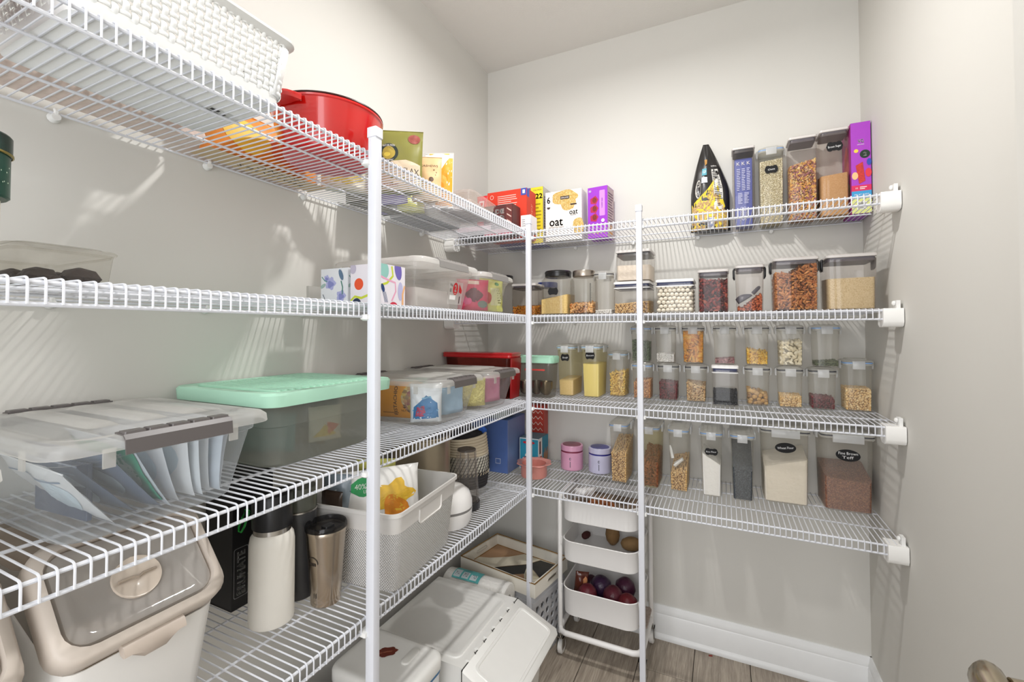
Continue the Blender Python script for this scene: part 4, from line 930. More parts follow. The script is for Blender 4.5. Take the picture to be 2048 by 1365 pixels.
t, F = bag('pink_packet', 'pink packet at the end of the last clear bin', 'packet', (-.083, -.125, Z3+.009), 75, .085, .085, .025, mat('#c9819c', .5, noise_=.1), 48, .004)

# ------------------------------------------------------------------ left wall, second shelf
GB = 'large clear bins on the second left shelf'
B2M = clear('#f9f8f6', .36, .14, '#f0eeeb', .6); B2L = clear('#f9f8f6', .95, .25, '#f3f2ef', .6)
t = bin_box('tall open clear bin with red 2 sticker, grey handles, second left shelf', -.335, -.030, -.590, -.290, Z2, .140, .040, .030, B2M, B2L, latch='#8b8885', ribs=False, group=GB)
p = Print(plane((.1205, 0, 0), (0, 1, 0), (.14, 0, 1)))
p.rect(.006, .018, .078, .082, clear('#ffffff', .75, .4, '#f4f2f0')); p.ell(.040, .062, .013, .018, '#d8232c', n=24); p.text('2', .040, .064, .018, PAPER, w=.010, bold=.0006); p.text('pack', .040, .050, .004, PAPER); p.poly([(.058, .078), (.074, .060), (.072, .050), (.058, .054)], '#d8232c')
p.text('Via', .018, .072, .008, INK); p.rect(.012, .052, .020, .062, '#8f8b88'); p.rect(.012, .030, .044, .045, '#c8c4c1', rnd=.003); p.rect(.0135, .0315, .0425, .0435, '#f4f2f0', rnd=.002); p.rect(.062, .022, .066, .042, INK); p.done(t, 'sticker')
t2 = thing('flat_packet', 'white flat packet lying in the open clear bin', 'packet', (-.19, -.44, Z2+.009), 4); part('pack_body', MB().loft([(0, .09, .09, .01), (.05, .085, .088, .01)], k=2), mat('#ded9d6', .6, noise_=.05), t2)
t, F = bag('pink_card', 'pinkish red card standing at the near end of the open clear bin', 'card', (-.150, -.555, Z2+.009), 8, .07, .072, .012, mat('#d2486a', .5, noise_=.3, nscale=50), 50, .002, gus=0)
t = bin_box('smaller clear bin stuffed with yellow and pink bags, second left shelf', -.335, -.032, -.278, -.040, Z2, .138, .040, .030, B2M, B2L, latch='#8b8885', ribs=False, group=GB)
t, F = bag('yellow_sweet_bag', 'pale yellow crinkled bag in the smaller clear bin', 'bag', (-.088, -.118, Z2+.009), 72, .11, .110, .04, FOIL('#dfe07e'), 51, .010)
p = Print(F); p.rect(-.02, .02, .03, .08, '#e8e9b4'); p.ell(-.03, .045, .012, .02, '#c9443c'); p.lines(.012, .025, .03, .075, 6, '#7c7a40'); p.ell(.02, .095, .012, .006, '#4f9a5a'); p.done(t)
t, F = bag('pink_sweet_bag', 'crimson printed bag behind the yellow one in the smaller clear bin', 'bag', (-.105, -.215, Z2+.009), 50, .11, .100, .04, FOIL('#d4305c'), 52, .010)
p = Print(F); p.ell(.0, .05, .03, .022, '#5c2a34', wob=.1, lob=4); p.ell(-.025, .03, .015, .012, '#e05a8c'); p.rect(-.02, .085, .02, .097, '#f2d8c8'); p.ell(.03, .02, .02, .012, '#6b7f74'); p.done(t)
def tissue(label, x0, x1, y0, y1, h, kind):
    cx, cy, w, d = (x0+x1)/2, (y0+y1)/2, x1-x0, y1-y0
    t = thing('tissue_box', label, 'tissue box', (cx, cy, Z2), 0, 'patterned tissue boxes on the second shelf')
    part('card_body', MB().loft([(0, w/2, d/2, .001), (h, w/2, d/2, .001)], k=1), mat('#e9e7ea', .5), t, smooth=False)
    top = Print(plane((0, 0, h), (1, 0, 0), (0, 1, 0))); top.ell(0, 0, w*.3, d*.2, '#b5b0b8'); top.done(t, 'slot_print')
    fr = front(t, d, (-w/2, 0, w/2, h)); rs = rside(t, w, (-d/2, 0, d/2, h))
    if kind == 0:
        for p, W in ((fr, w), (rs, d)):
            p.rect(-W/2, 0, W/2, h, '#dfe1e6')
            for a, b, r in ((-.012, .055, .016), (.022, .025, .014), (-.024, .068, .008)): p.ell(a, b, r, r*.9, '#a9abd6', n=18, wob=.18, lob=5); p.ell(a, b-.002, r*.6, r*.5, '#8287c0', n=14, wob=.2, lob=3)
            p.curve([(-.04, .072), (-.03, .062), (-.022, .060)], .0022, '#4e8a80'); p.curve([(.022, .06), (.027, .045), (.026, .028)], .003, '#3f7d6c'); p.ell(.022, .074, .006, .014, '#5c7590', n=14, rot=.4); p.curve([(-.036, .03), (-.028, .015), (-.026, .008)], .0018, '#57606c'); p.ell(-.036, .05, .010, .004, '#9db6b0', n=12, rot=.5)
    else:
        for p, W, fl in ((fr, w, 1), (rs, d, -1)):
            p.rect(-W/2, 0, W/2, h, '#e4dfe6')
            q = -fl
            p.ell(fl*(-.018), .050, .0135, .0135, '#e0532c', n=24) if fl > 0 else None
            p.ell(fl*.034-(0 if fl > 0 else -.004), .080, .016, .020, '#8fc3ba', n=22)
            if fl > 0: p.ell(-.040+.004, .086, .010, .012, '#b9b2c4', n=16)
            p.curve([(-W/2, .012), (-.03, .022), (-.01, .018), (.01, .024), (W/2, .045)] if fl > 0 else [(-W/2, .045), (-.02, .052), (.0, .07), (-.004, .092)], .0055, '#c3cf3c')
            p.curve([(.016, .09), (.012, .07), (.024, .055), (.020, .035), (W/2-.002, .02)] if fl > 0 else [(-W/2, .066), (-.02, .060), (.008, .055), (.010, .035), (-.004, .012)], .0045, '#e3a2bd')
            if fl > 0: p.ell(-.024, .004, .014, .014, '#23324f', n=20)
            else: p.ell(.018, .086, .012, .024, '#6f62b0', n=22, rot=.2); p.ell(.026, .036, .009, .022, '#b7b6d8', n=18); p.ell(.002, -.0, .014, .010, '#c8324a', n=18); p.curve([(.034, .004), (.034, .03), (.042, .05)], .006, '#e9b07c'); p.ell(-.034, .040, .005, .010, '#1e3a6e', n=14, rot=.4)
            if fl < 0:
                for k_ in range(3): p.curve([(-.034+k_*.004, .032), (-.026+k_*.004, .008)], .0012, '#2b4e7c')
    fr.done(t, 'pattern'); rs.done(t, 'pattern')
tissue('pale tissue box with blue purple flowers, left of the near pole', -.236, -.150, -.705, -.620, .090, 0)
tissue('tissue box with colourful loops, behind the near pole', -.145, -.058, -.702, -.616, .0945, 1)
t = thing('grey_card', 'small grey card leaning on the wall behind the flowered tissue box', 'card', (-.30, -.66, Z2), 0); part('card_body', MB().box(-.004, .004, -.03, .02, 0, .055), mat('#b9b6b0', .7), t)
# deli tray with dark lumps
t = thing('deli_tray', 'low clear plastic tray with a lid and dark lumps inside, near the wall', 'food tray', (-.250, -1.190, Z2), 0)
part('tub', MB().loft([(0, .085, .048, .016), (.004, .09, .050, .016), (.050, .098, .054, .018), (.050, .0965, .0525, .018), (.046, .096, .052, .018)], cap1=False, k=4), clear('#f1efea', .10, .1, '#cfccc4', .7), t)
part('lid', MB().loft([(.050, .101, .057, .02), (.053, .102, .058, .02), (.055, .100, .056, .02), (.055, .092, .048, .016), (.058, .088, .044, .016)], cap0=False, k=4), clear('#f1efea', .22, .12, '#d8d5cd', .7), t)
LUMP = mat('#2e211c', .7, noise_=.4, nscale=60, bump=.5, bscale=90)
for i, (x, y, r) in enumerate(((-.180, -1.168, .020), (-.190, -1.208, .018), (-.222, -1.222, .016), (-.226, -1.175, .017), (-.172, -1.200, .010), (-.27, -1.195, .017))):
    q = thing('dark_lump', 'dark brown lump in the clear deli tray, '+('tallest, at the right end', 'nearest in the middle', 'at the left end by the tins', 'behind the nearest one', 'small one at the right end', 'deepest, by the wall')[i], 'food', (x, y, Z2+.0055+r*.6), i*50)
    mb = MB().lathe([(r*.1, -r*.6), (r*.75, -r*.45), (r*1.1, 0), (r*.8, r*.5), (r*.1, r*.72)], 12)
    mb.v = [tuple(Vector(v)*(1+.22*noise.noise(Vector(v)*70+Vector((i, 0, 0))))) for v in mb.v]; part('lump', mb, LUMP, q)
# green tin + carton at the far left
t = thing('round_tin', 'dark green round tin at the left edge standing on a printed tin', 'tin', (-.1305, -1.2905, Z2+.0955), 0)
gt = mat('#0f4636', .3, noise_=.1); part('tin_body', MB().lathe([(.036, 0), (.038, .002), (.038, .055), (.037, .056)], 32), gt, t)
part('lid', MB().lathe([(.0385, .050), (.040, .051), (.040, .053), (.0395, .0535), (.0395, .071), (.038, .073), (.033, .0735)], 32), mat('#12352a', .25, key='g'), t); part('gold_rim', MB().lathe([(.0392, .0495), (.0405, .0502), (.0405, .052), (.0392, .0525)], 32, False, False), mat('#a89a58', .3, metal=1), t)
p = Print(lambda u, v, off: ((.038+off)*math.cos(u/.038), (.038+off)*math.sin(u/.038), v))
for i in range(40): p.ell(random.uniform(-.06, .04), random.uniform(.006, .046), .0006, .0009, '#cfe0c8', n=6)
p.done(t, 'speckles')
t = thing('printed_tin', 'cream and teal printed tin under the green tin', 'tin', (-.1325, -1.2905, Z2), 0)
part('tin_body', MB().lathe([(.030, 0), (.031, .002), (.031, .094), (.030, .095)], 32), mat('#e6dfcf', .5), t)
p = Print(lambda u, v, off: ((.031+off)*math.cos(u/.031), (.031+off)*math.sin(u/.031), v))
p.rect(-.08, .0, .05, .012, '#8fc9c6', n=16); p.ell(.0, .036, .012, .009, '#2f8f86', wob=.2, lob=5); p.ell(-.01, .070, .008, .012, '#8f9a44', wob=.1, lob=3); p.curve([(.0, .052), (-.006, .066), (.0, .08), (-.004, .09)], .0018, '#2a2a26'); p.ell(-.022, .045, .008, .008, '#3b7f86', wob=.2, lob=4); p.done(t, 'pattern')

# ------------------------------------------------------------------ left wall, top shelf
RED = mat('#d01410', .18, spec=.6, coat=.6)
t = thing('dutch_oven', 'big glossy red cooking pot on the top left shelf', 'pot', (-.138, -.775, Z1), 0)
part('pot_body', MB().lathe([(.080, 0), (.087, .003), (.092, .010), (.103, .055), (.111, .092), (.1135, .094), (.1135, .0975), (.111, .099), (.107, .096), (.098, .05), (.085, .010)], 64), RED, t)
part('rim', MB().lathe([(.1125, .0985), (.1140, .099), (.1136, .1015), (.1090, .1015), (.1085, .0985)], 64, False, False), mat('#3a1512', .35), t)
for a in (276, 96):
    mb = MB(); R_ = []
    for i in range(13):
        s_ = -1+2*i/12; rad = .112+.030*(1-s_**4); yy = s_*.036
        R_.append([(rad-.030*(1-abs(s_)**3), yy, .078), (rad, yy, .080), (rad+.003, yy, .086), (rad, yy, .091), (rad-.030*(1-abs(s_)**3), yy, .092)])
    mb.rings(R_); mb.xf(Matrix.Rotation(math.radians(a), 4, 'Z')); part('handle', mb, RED, t)
WB = mat('#ecedeb', .4)
t = thing('woven_basket', 'large white woven plastic basket high on the top left shelf', 'basket', (-.125, -1.110, Z1), 0)
a, b, H = .115, .140, .112
fx = lambda z: (a-.010+.014*z/H, b-.010+.014*z/H)
secs = [(z, *fx(z), .02) for z in (0, .004, .022)]
part('base', MB().loft([(0, a-.014, b-.014, .018), (.002, a-.010, b-.010, .02), (.020, *fx(.020), .02), (.020, fx(.020)[0]-.0025, fx(.020)[1]-.0025, .02), (.003, a-.013, b-.013, .02)], k=5), WB, t)
part('rim', MB().loft([(H-.012, *fx(H-.012), .02), (H-.010, fx(H)[0]+.001, fx(H)[1]+.001, .02), (H-.004, fx(H)[0]+.007, fx(H)[1]+.007, .024), (H, fx(H)[0]+.007, fx(H)[1]+.007, .024), (H, fx(H)[0]+.004, fx(H)[1]+.004, .022), (H-.012, fx(H)[0]-.003, fx(H)[1]-.003, .02)], cap0=False, cap1=False, k=5), mat('#d9d9d5', .4), t)
# basket weave: short arched strands crossing over and under
st_v = MB(); 
def strand(L, wd, hgt):
    mb = MB(); n = 6; R_ = []
    for i in range(n+1):
        s_ = i/n; z = hgt*math.sin(math.pi*s_)
        R_.append([(-wd/2, -L/2+L*s_, z-.0012), (-wd/2, -L/2+L*s_, z), (-wd*.2, -L/2+L*s_, z+.001), (wd*.2, -L/2+L*s_, z+.001), (wd/2, -L/2+L*s_, z), (wd/2, -L/2+L*s_, z-.0012)])
    return mb.rings(R_)
SV = strand(.0150, .0066, .0030); SH = strand(.0140, .0054, .0024)
wv = MB()
def place(side, u, z, horiz):
    hx, hy = fx(z)
    if side == '+x': M_ = Matrix(((0, 0, 1, hx-.002), (1, 0, 0, u), (0, 1, 0, z), (0, 0, 0, 1)))
    elif side == '-x': M_ = Matrix(((0, 0, -1, -hx+.002), (-1, 0, 0, u), (0, 1, 0, z), (0, 0, 0, 1)))
    elif side == '-y': M_ = Matrix(((1, 0, 0, u), (0, 0, -1, -hy+.002), (0, 1, 0, z), (0, 0, 0, 1)))
    else: M_ = Matrix(((-1, 0, 0, u), (0, 0, 1, hy-.002), (0, 1, 0, z), (0, 0, 0, 1)))
    if horiz: M_ = M_ @ Matrix.Rotation(math.pi/2, 4, 'Z')
    src = SH if horiz else SV
    wv.add([tuple(M_ @ Vector(v)) for v in src.v], src.f)
for side, L in (('+x', b), ('-x', b), ('-y', a), ('+y', a)):
    nr = 9; 
    for j in range(nr):
        z = .024+j*.0098
        nc = int(2*(L-.018)/.0098)
        for i in range(nc+1):
            u = -(L-.018)+i*(2*(L-.018)/nc)
            if (i+j) % 2: place(side, u, z, False)
            else: place(side, u, z, True)
o = part('woven_wall', wv, WB, t, kind='stuff')
for sx in (-1, 1):
    for sy in (-1, 1):
        hx0, hy0 = fx(.02); hx1, hy1 = fx(H-.01)
        mb = MB(); arc = lambda hx, hy, z: [(sx*(hx-.02+.02*math.cos(q)), sy*(hy-.02+.02*math.sin(q)), z) for q in [k*math.pi/2/6 for k in range(7)]]
        mb.rings([arc(hx0, hy0, .018), arc(hx1, hy1, H-.01)], False, False, closed=False)
        o = part('corner', mb, WB, t); o.modifiers.new('thick', 'SOLIDIFY').thickness = -.002
p = Print(plane((.006, .089, .0), (0, 1, 0), (1, 0, 0))); p.rect(-.020, -.012, .020, .012, '#d2d3d0'); p.rect(-.014, .002, .000, .009, INK); p.rect(.006, -.004, .012, .004, INK); p.lines(-.016, -.009, .002, -.001, 3, '#444444'); p.done(t, 'base_label')
t = thing('quilted_bag', 'dusty pink quilted bag at the top left edge of the picture', 'bag', (-.12, -1.345, Z1), 0)
mb = MB(); n = 22; R_ = []
for k in range(7):
    zz = .002+.075*k/6; q = 1-.10*abs(k/6-.45)
    R_.append([(.10*q*c_, .075*q*s_, zz) for c_, s_ in [(abs(math.cos(a_))**.6*math.copysign(1, math.cos(a_)), abs(math.sin(a_))**.6*math.copysign(1, math.sin(a_))) for a_ in [i*2*math.pi/n for i in range(n)]]])
mb.rings(R_); part('bag_body', mb, mat('#a58787', .55, noise_=.12, bump=1, bscale=70), t)
t = thing('folded_cloth', 'pale pink folded cloth strip between basket and wall', 'cloth', (-.290, -1.13, Z1), 0)
part('cloth_body', MB().loft([(0, .030, .17, .008), (.012, .033, .175, .01), (.024, .031, .17, .008)], k=3), mat('#e0cfc5', .8, noise_=.1, nscale=30, bump=.5, bscale=40), t)
# orange lentil bag lying behind the pot
t, F = bag('lentil_bag', 'orange bag lying against the wall behind the red pot', 'bag', (-.305, -.80, Z1), 90, .30, .11, .060, FOIL('#e0892a'), 61, .008)
p = Print(lambda u, v, off: (v, u, -.0002-off)) ; p = Print(plane((0, 0, .0), (1, 0, 0), (0, -1, 0)))
p.rect(-.145, -.034, .145, .034, mat('#cdb38c', .7), n=2); p.text('ORGANIC', .03, .016, .016, INK, w=.12, rot=math.pi); p.text('RED LENTILS', .02, -.008, .014, INK, w=.16, rot=math.pi); p.done(t)
p = Print(F); p.ell(-.06, .055, .05, .035, '#ecc23e', n=18, wob=.1, lob=4); p.ell(.05, .05, .06, .035, '#cf5a24', n=18, wob=.1, lob=5); p.done(t)
# row of pouches past the pole
t, F = bag('granola_bag', 'folded olive green granola bag right of the red pot', 'bag', (-.135, -.545, Z1), 32, .125, .165, .055, FOIL('#7d7a34', .35), 62, .006)
p = Print(F); p.poly([(-.058, .004), (.058, .004), (.058, .072), (.02, .082), (-.02, .076), (-.058, .084)], '#cfbfa4'); p.ell(-.026, .100, .026, .026, '#1c2a22', n=28); p.ell(-.026, .100, .018, .018, '#b09a3c', n=24); p.ell(-.030, .096, .009, .006, '#d9c24a'); p.text('NATURE PATH', -.026, .1205, .0055, PAPER, w=.032); p.text('ORGANIC', -.026, .0795, .005, PAPER, w=.028)
p.ell(.040, .142, .016, .013, mat('#8c3f34', .6, noise_=.5, nscale=120), n=16); p.text('FLAX', .035, .052, .016, '#4a4038', w=.04); p.text('plus granola', .02, .030, .007, '#4a4038'); p.text('PUMPKIN', -.02, .015, .007, '#a3482e'); p.done(t)
t, F = bag('tan_pouch', 'tan kraft pouch between the olive bag and the white pouch', 'bag', (-.115, -.452, Z1), 30, .085, .125, .04, FOIL('#dab583', .5), 63, .004)
p = Print(F); p.text('CASHEWS', .008, .098, .006, '#5a3f28', w=.05); p.lines(-.02, .068, .03, .090, 3, '#7a5a3c', .5); p.ell(.015, .058, .007, .007, '#5a3f28', n=12); p.done(t)
t, F = bag('white_orange_pouch', 'white pouch with a bright orange side, folded at the top', 'bag', (-.125, -.375, Z1), 24, .085, .165, .045, FOIL('#efece6', .35), 64, .006)
p = Print(F); p.poly([(.041, .005), (.041, .150), (.030, .150), (-.004, .095), (-.010, .005)], '#ee9a1e'); p.ell(.014, .050, .010, .010, '#f2e6c8', n=18); p.ell(.014, .050, .006, .006, '#3a6a8a', n=14); p.curve([(-.03, .1625), (.03, .1625)], .003, '#eeb03a'); p.done(t)
t, F = bag('lilac_pouch', 'lilac pouch peeping out behind the olive bag', 'bag', (-.215, -.475, Z1), 20, .09, .165, .03, FOIL('#8c7cc0'), 65, .004)
t, F = bag('yellow_pouch', 'lime yellow pouch lying near the wall under the row of pouches', 'bag', (-.225, -.385, Z1), 40, .09, .07, .05, FOIL('#dfe048'), 66, .006)
t, F = bag('clear_snack_pouch', 'silvery clear pouch lying beside the red pot near the wall', 'bag', (-.250, -.62, Z1), 50, .12, .07, .06, FOIL('#d6d2b8'), 67, .010)
p = Print(F); p.ell(.0, .03, .04, .02, '#b6a03c', wob=.2, lob=5); p.done(t)
t = carton('flat_dark_carton', 'dark olive flat box lying against the wall on the top left shelf', 'box', -.29, -.46, Z1, .08, .16, .035, '#4d4b34', topc='#4d4b34'); p = under(t); p.rect(-.038, -.078, .038, .078, '#565236'); p.rect(-.03, -.07, -.01, .0, '#6a5aa0'); p.lines(-.005, -.06, .03, .06, 9, '#b7b090', .3); p.done(t)
t = carton('flat_grey_carton', 'grey flat box lying against the wall near the inner corner, top left shelf', 'box', -.27, -.24, Z1, .13, .22, .030, '#8d8b88'); p = under(t); p.rect(-.063, -.108, .063, .108, '#9a9996'); p.text('FROZEN', 0, .03, .014, '#5d5b59', w=.09, rot=math.pi/2); p.done(t)
t = thing('clear_cookie_tray', 'long clear plastic tray with pale biscuits near the inner corner', 'food tray', (-.105, -.262, Z1), 6)
part('tub', MB().loft([(0, .055, .080, .015), (.003, .06, .085, .015), (.048, .068, .095, .018), (.048, .0665, .0935, .018), (.004, .0585, .0835, .015)], k=4), clear('#f2efec', .22, .12, '#ddd4cd', .6), t)
part('lid', MB().loft([(.048, .071, .098, .018), (.052, .071, .098, .018), (.058, .060, .087, .016)], cap0=False, k=4), clear('#f2efec', .30, .15, '#dccfc9', .6), t)
part('contents', MB().loft([(.005, .055, .080, .012), (.030, .056, .081, .012)], k=3), mat('#e2d6d2', .8, noise_=.25, nscale=35), t)

# ------------------------------------------------------------------ left wall, lowest shelf
TAUPE = mat('#c6bbb0', .45); 
def dispenser(label, y0, y1, seed):
    t = thing('grain_dispenser', label, 'storage box', (-.03, (y0+y1)/2, Z4), 0, 'taupe rimmed grain boxes on the lowest left shelf')
    b = (y1-y0)/2
    def outline(x, zt): return x, zt
    # side profile in x-z: front at x=0, sloped lid rising to the back
    mb = MB(); k = 6
    def ring(x0, x1, hb, zf, zb, r=.022):
        P = rr(0, (x1-x0)/2, hb, r, (x0+x1)/2, 0, k=4); return [(p[0], p[1], zf+(zb-zf)*min(1, max(0, (x1-p[0])/(x1-x0)*1.0))) for p in P]
    R_ = [ring(-.285, -.040, b-.022, 0, 0), ring(-.288, -.036, b-.018, .006, .006), ring(-.305, -.012, b-.009, .150, .250), ring(-.305, -.010, b-.008, .160, .260)]
    R_ += [ring(-.303, -.012, b-.010, .160, .260), ring(-.300, -.016, b-.012, .150, .250), ring(-.285, -.040, b-.020, .010, .010)]
    mb.rings(R_); part('tub', mb, mat('#e9e7e3', .35), t, ang=50)
    # rim: sloped slab with an opening for the clear window
    x1, zf = .002, .166; sl = Matrix.Translation((x1, 0, zf+.008)) @ Matrix.Rotation(math.radians(48), 4, 'Y')     # local -x runs up the slope
    L = .150
    outer = lambda g, z, r=.028: [(p[0]-L/2, p[1], z) for p in rr(0, L/2-g, b-g, r, k=5)]
    mb = MB(); mb.rings([outer(.002, -.024), outer(0, -.020), outer(0, .004), outer(.004, .010), outer(.012, .011), outer(.014, .004), outer(.014, -.004), outer(.004, -.024)], False, False)
    mb.xf(sl); part('lid_frame', mb, TAUPE, t, ang=50)
    mb = MB(); mb.rings([outer(.014, -.002, .020), outer(.017, .0065, .020), outer(.025, .0085, .020), outer(.031, .004, .018)], False, True)
    mb.xf(sl); wn = part('window', mb, clear('#f8f5f1', 1.15, .07, '#ded8d2', .9), t, ang=50)
    mb = MB().lathe([(.001, .0062), (.024, .0062), (.026, .0075), (.027, .0075), (.0275, .0045)], 28, False, False); mb.xf(sl @ Matrix.Translation((-.070, .0, 0))); part('dial', mb, mat('#cbbdae', .25, coat=.4), t)
    mb = MB().tube([(-.070, -.021, .009), (-.070, -.006, .0095), (-.067, 0, .0105), (-.070, .006, .0095), (-.070, .021, .009)], .0018, 6); mb.xf(sl); part('dial_grip', mb, mat('#a39484', .4), t)
    # latch at the lower edge
    mb = MB().rings([[(q[0]+x1, y_, q[1]+zf) for q in ((-.012, .010), (.004, .004), (.008, -.012 if abs(y_) < .02 else -.006), (.004, -.018 if abs(y_) < .02 else -.008), (-.004, -.006))] for y_ in (-.034, -.026, -.012, .012, .026, .034)]); part('latch', mb, mat('#b5a89c', .4), t, ang=60)
    # top flat lid part at the back
    mb = MB(); zt = .166+.008+L*math.sin(math.radians(48)); xb = x1-L*math.cos(math.radians(48))
    mb.loft([(zt-.020, .100, b-.001, .02, xb-.098, 0), (zt-.002, .100, b, .02, xb-.098, 0), (zt+.002, .096, b-.004, .02, xb-.098, 0)], k=5); part('lid_back', mb, clear('#efe6dc', .3, .1, '#cdbfb2', .6), t)
    heap(.105, b-.03, .012, lambda u, v: .11+.02*u, mat('#b9a284', .9, noise_=.2, nscale=60), t, name='contents').location = (-.165, 0, 0)
    return t
dispenser('taupe rimmed grain box with a round dial window, below the near clear bin', -1.240, -1.050, 1)
dispenser('taupe rimmed grain box cut off by the left edge of the picture', -1.450, -1.258, 2)

t = carton('bottle_carton', 'tall black box with white upright lettering in a thin frame, behind the white bottle', 'box', -.290, -.862, Z4, .086, .088, .262, '#1b1b1d')
p = rside(t, .086); p.rect(-.040, .022, -.010, .120, '#8f8f92', rnd=.004); p.rect(-.0388, .0232, -.0112, .1188, '#1b1b1d', rnd=.0035); p.text('BRUMATE', -.025, .070, .016, '#ffffff', w=.084, rot=math.pi/2, bold=.0004); p.ell(-.0285+.018, .061, .0011, .0011, PAPER, n=8); p.done(t, 'lettering')
def bottle(label, x, y, r, prof, m, cap, capm, ring=None):
    t = thing('water_bottle', label, 'bottle', (x, y, Z4), 0)
    lathe_part('bottle_body', prof, m, t, 40)
    if ring: lathe_part('neck_ring', ring, mat('#c9c4bd', .2, metal=1), t, 36)
    lathe_part('cap', cap, capm, t, 36); return t
r = .0395
b1 = bottle('matt white insulated bottle with a black cap, between the black box and the tumbler', -.155, -.887, r, [(r-.006, 0), (r-.001, .003), (r, .008), (r, .150), (r-.002, .163), (r-.006, .169), (r-.0075, .171)], mat('#e9e5dc', .5),
       [(r-.0070, .180), (r-.0045, .181), (r-.0035, .236), (r-.006, .242), (.01, .2425)], BLACK, [(r-.0080, .1705), (r-.0065, .171), (r-.0065, .1795), (r-.008, .1805)])
q = thing('carabiner', 'bright green carabiner clip hanging at the white bottle cap', 'clip', (-.200, -.915, Z4+.192), 0)
pts = [(0, 0, .022), (.004, 0, .027), (.009, 0, .024), (.006, 0, -.010), (.002, 0, -.024), (-.004, 0, -.026), (-.006, 0, -.018), (-.003, 0, .005)]
mb = MB().tube([(a*1.2, c*.4, b_) for a, c, b_ in pts], .0019, 8, closed=True); mb.xf(Matrix.Rotation(math.radians(18), 4, 'Y')); part('clip_body', mb, mat('#2fb04a', .2, metal=.6), q)
r = .034
bottle('dark charcoal bottle standing behind the white bottle and tumbler', -.182, -.805, r, [(r-.005, 0), (r, .004), (r, .175), (r-.001, .18)], mat('#3b3b3d', .35, noise_=.2), [(r-.001, .180), (r+.0005, .182), (r+.0005, .222), (r-.002, .226), (.01, .2262)], mat('#56584f', .3), [(r-.001, .1765), (r+.001, .177), (r+.001, .180), (r-.001, .181)])
t = thing('travel_tumbler', 'brushed steel tumbler with a clear lid, left of the near pole', 'tumbler', (-.112, -.797, Z4), 0)
lathe_part('cup', [(.027, 0), (.029, .002), (.0295, .012), (.0293, .015), (.0300, .017), (.0340, .080), (.0388, .142), (.0393, .148), (.0385, .1495)], mat('#b9ac9c', .22, metal=1, noise_=.05, nscale=12), t, 44)
lathe_part('lid', [(.0378, .1485), (.0408, .150), (.0408, .156), (.0388, .160), (.0373, .1595), (.0363, .154), (.004, .153)], clear('#8f8f92', .2, .05, '#3a3a3e', .8), t, 44)
part('slider', MB().loft([(.1535, .009, .012, .004, .012, -.006), (.158, .008, .011, .004, .012, -.006)], k=3), BLACK, t)
p = Print(lambda u, v, off: ((.0300+.115*(v)*.5*.54+off+.0005)*math.cos(u/.035-.95), (.0300+.115*(v)*.5*.54+off+.0005)*math.sin(u/.035-.95), v))
INKT = mat('#3a342e', .5)
# logo on the tumbler: letters under an arc
p = Print(lambda u, v, off: ((.0300+(v-.017)*.0705+off)*math.cos(u/.035-1.50), (.0300+(v-.017)*.0705+off)*math.sin(u/.035-1.50), v))
p.text('rm', 0, .090, .0085, INKT, w=.013, bold=.0003); p.curve([(.0115*math.cos(a), .090+.013*math.sin(a)) for a in [k*math.pi/12 for k in range(13)]], .0014, INKT); p.rect(-.001, .004+.016, .0005, .030, INKT, n=1); p.rect(.004, .020, .0055, .030, INKT, n=1); p.done(t, 'logo')

# white tote with crisps
t = thing('white_basket', 'white perforated plastic basket filled with snack bags behind the near pole', 'basket', (-.112, -.612, Z4), 6)
a, b, H = .119, .139, .174
def fx2(z): k = z/H; return a-.014+.016*k, b-.014+.016*k
BK = mat('#e6e5e2', .5, bump=0)
def dotmat():
    m = bpy.data.materials.new('pierced_plastic'); m.use_nodes = True; nt = m.node_tree; bb = nt.nodes['Principled BSDF']; bb.inputs['Base Color'].default_value = lin('#e8e7e5'); bb.inputs['Roughness'].default_value = .5
    tc = nt.nodes.new('ShaderNodeTexCoord'); sx = nt.nodes.new('ShaderNodeSeparateXYZ'); nt.links.new(tc.outputs['Object'], sx.inputs[0])
    ad = nt.nodes.new('ShaderNodeMath'); ad.operation = 'ADD'; nt.links.new(sx.outputs[0], ad.inputs[0]); nt.links.new(sx.outputs[1], ad.inputs[1])
    def wv_(src, f):
        mu = nt.nodes.new('ShaderNodeMath'); mu.operation = 'MULTIPLY'; mu.inputs[1].default_value = f; nt.links.new(src, mu.inputs[0])
        si = nt.nodes.new('ShaderNodeMath'); si.operation = 'SINE'; nt.links.new(mu.outputs[0], si.inputs[0]); return si.outputs[0]
    pr = nt.nodes.new('ShaderNodeMath'); pr.operation = 'MULTIPLY'; nt.links.new(wv_(ad.outputs[0], 2*math.pi/.0064), pr.inputs[0]); nt.links.new(wv_(sx.outputs[2], 2*math.pi/.0064), pr.inputs[1])
    bp = nt.nodes.new('ShaderNodeBump'); bp.inputs['Strength'].default_value = .9; bp.inputs['Distance'].default_value = .0016; nt.links.new(pr.outputs[0], bp.inputs['Height']); nt.links.new(bp.outputs['Normal'], bb.inputs['Normal'])
    return m
part('wall', MB().loft([(0, a-.022, b-.022, .014), (.004, a-.016, b-.016, .018), (.006, *fx2(.006), .02), (.130, *fx2(.130), .022), (.132, fx2(.13)[0]+.001, fx2(.13)[1]+.001, .022)], k=6, cap1=False), dotmat(), t, ang=50)
part('collar', MB().loft([(.130, fx2(.13)[0]+.0012, fx2(.13)[1]+.0012, .022), (.164, fx2(.164)[0]+.0012, fx2(.164)[1]+.0012, .022), (.166, a+.006, b+.006, .024), (H, a+.006, b+.006, .024), (H, a+.002, b+.002, .022), (.012, fx2(0)[0]-.002, fx2(0)[1]-.002, .02)], k=6, cap0=False, cap1=True), mat('#d8d5d1', .4), t, ang=40)
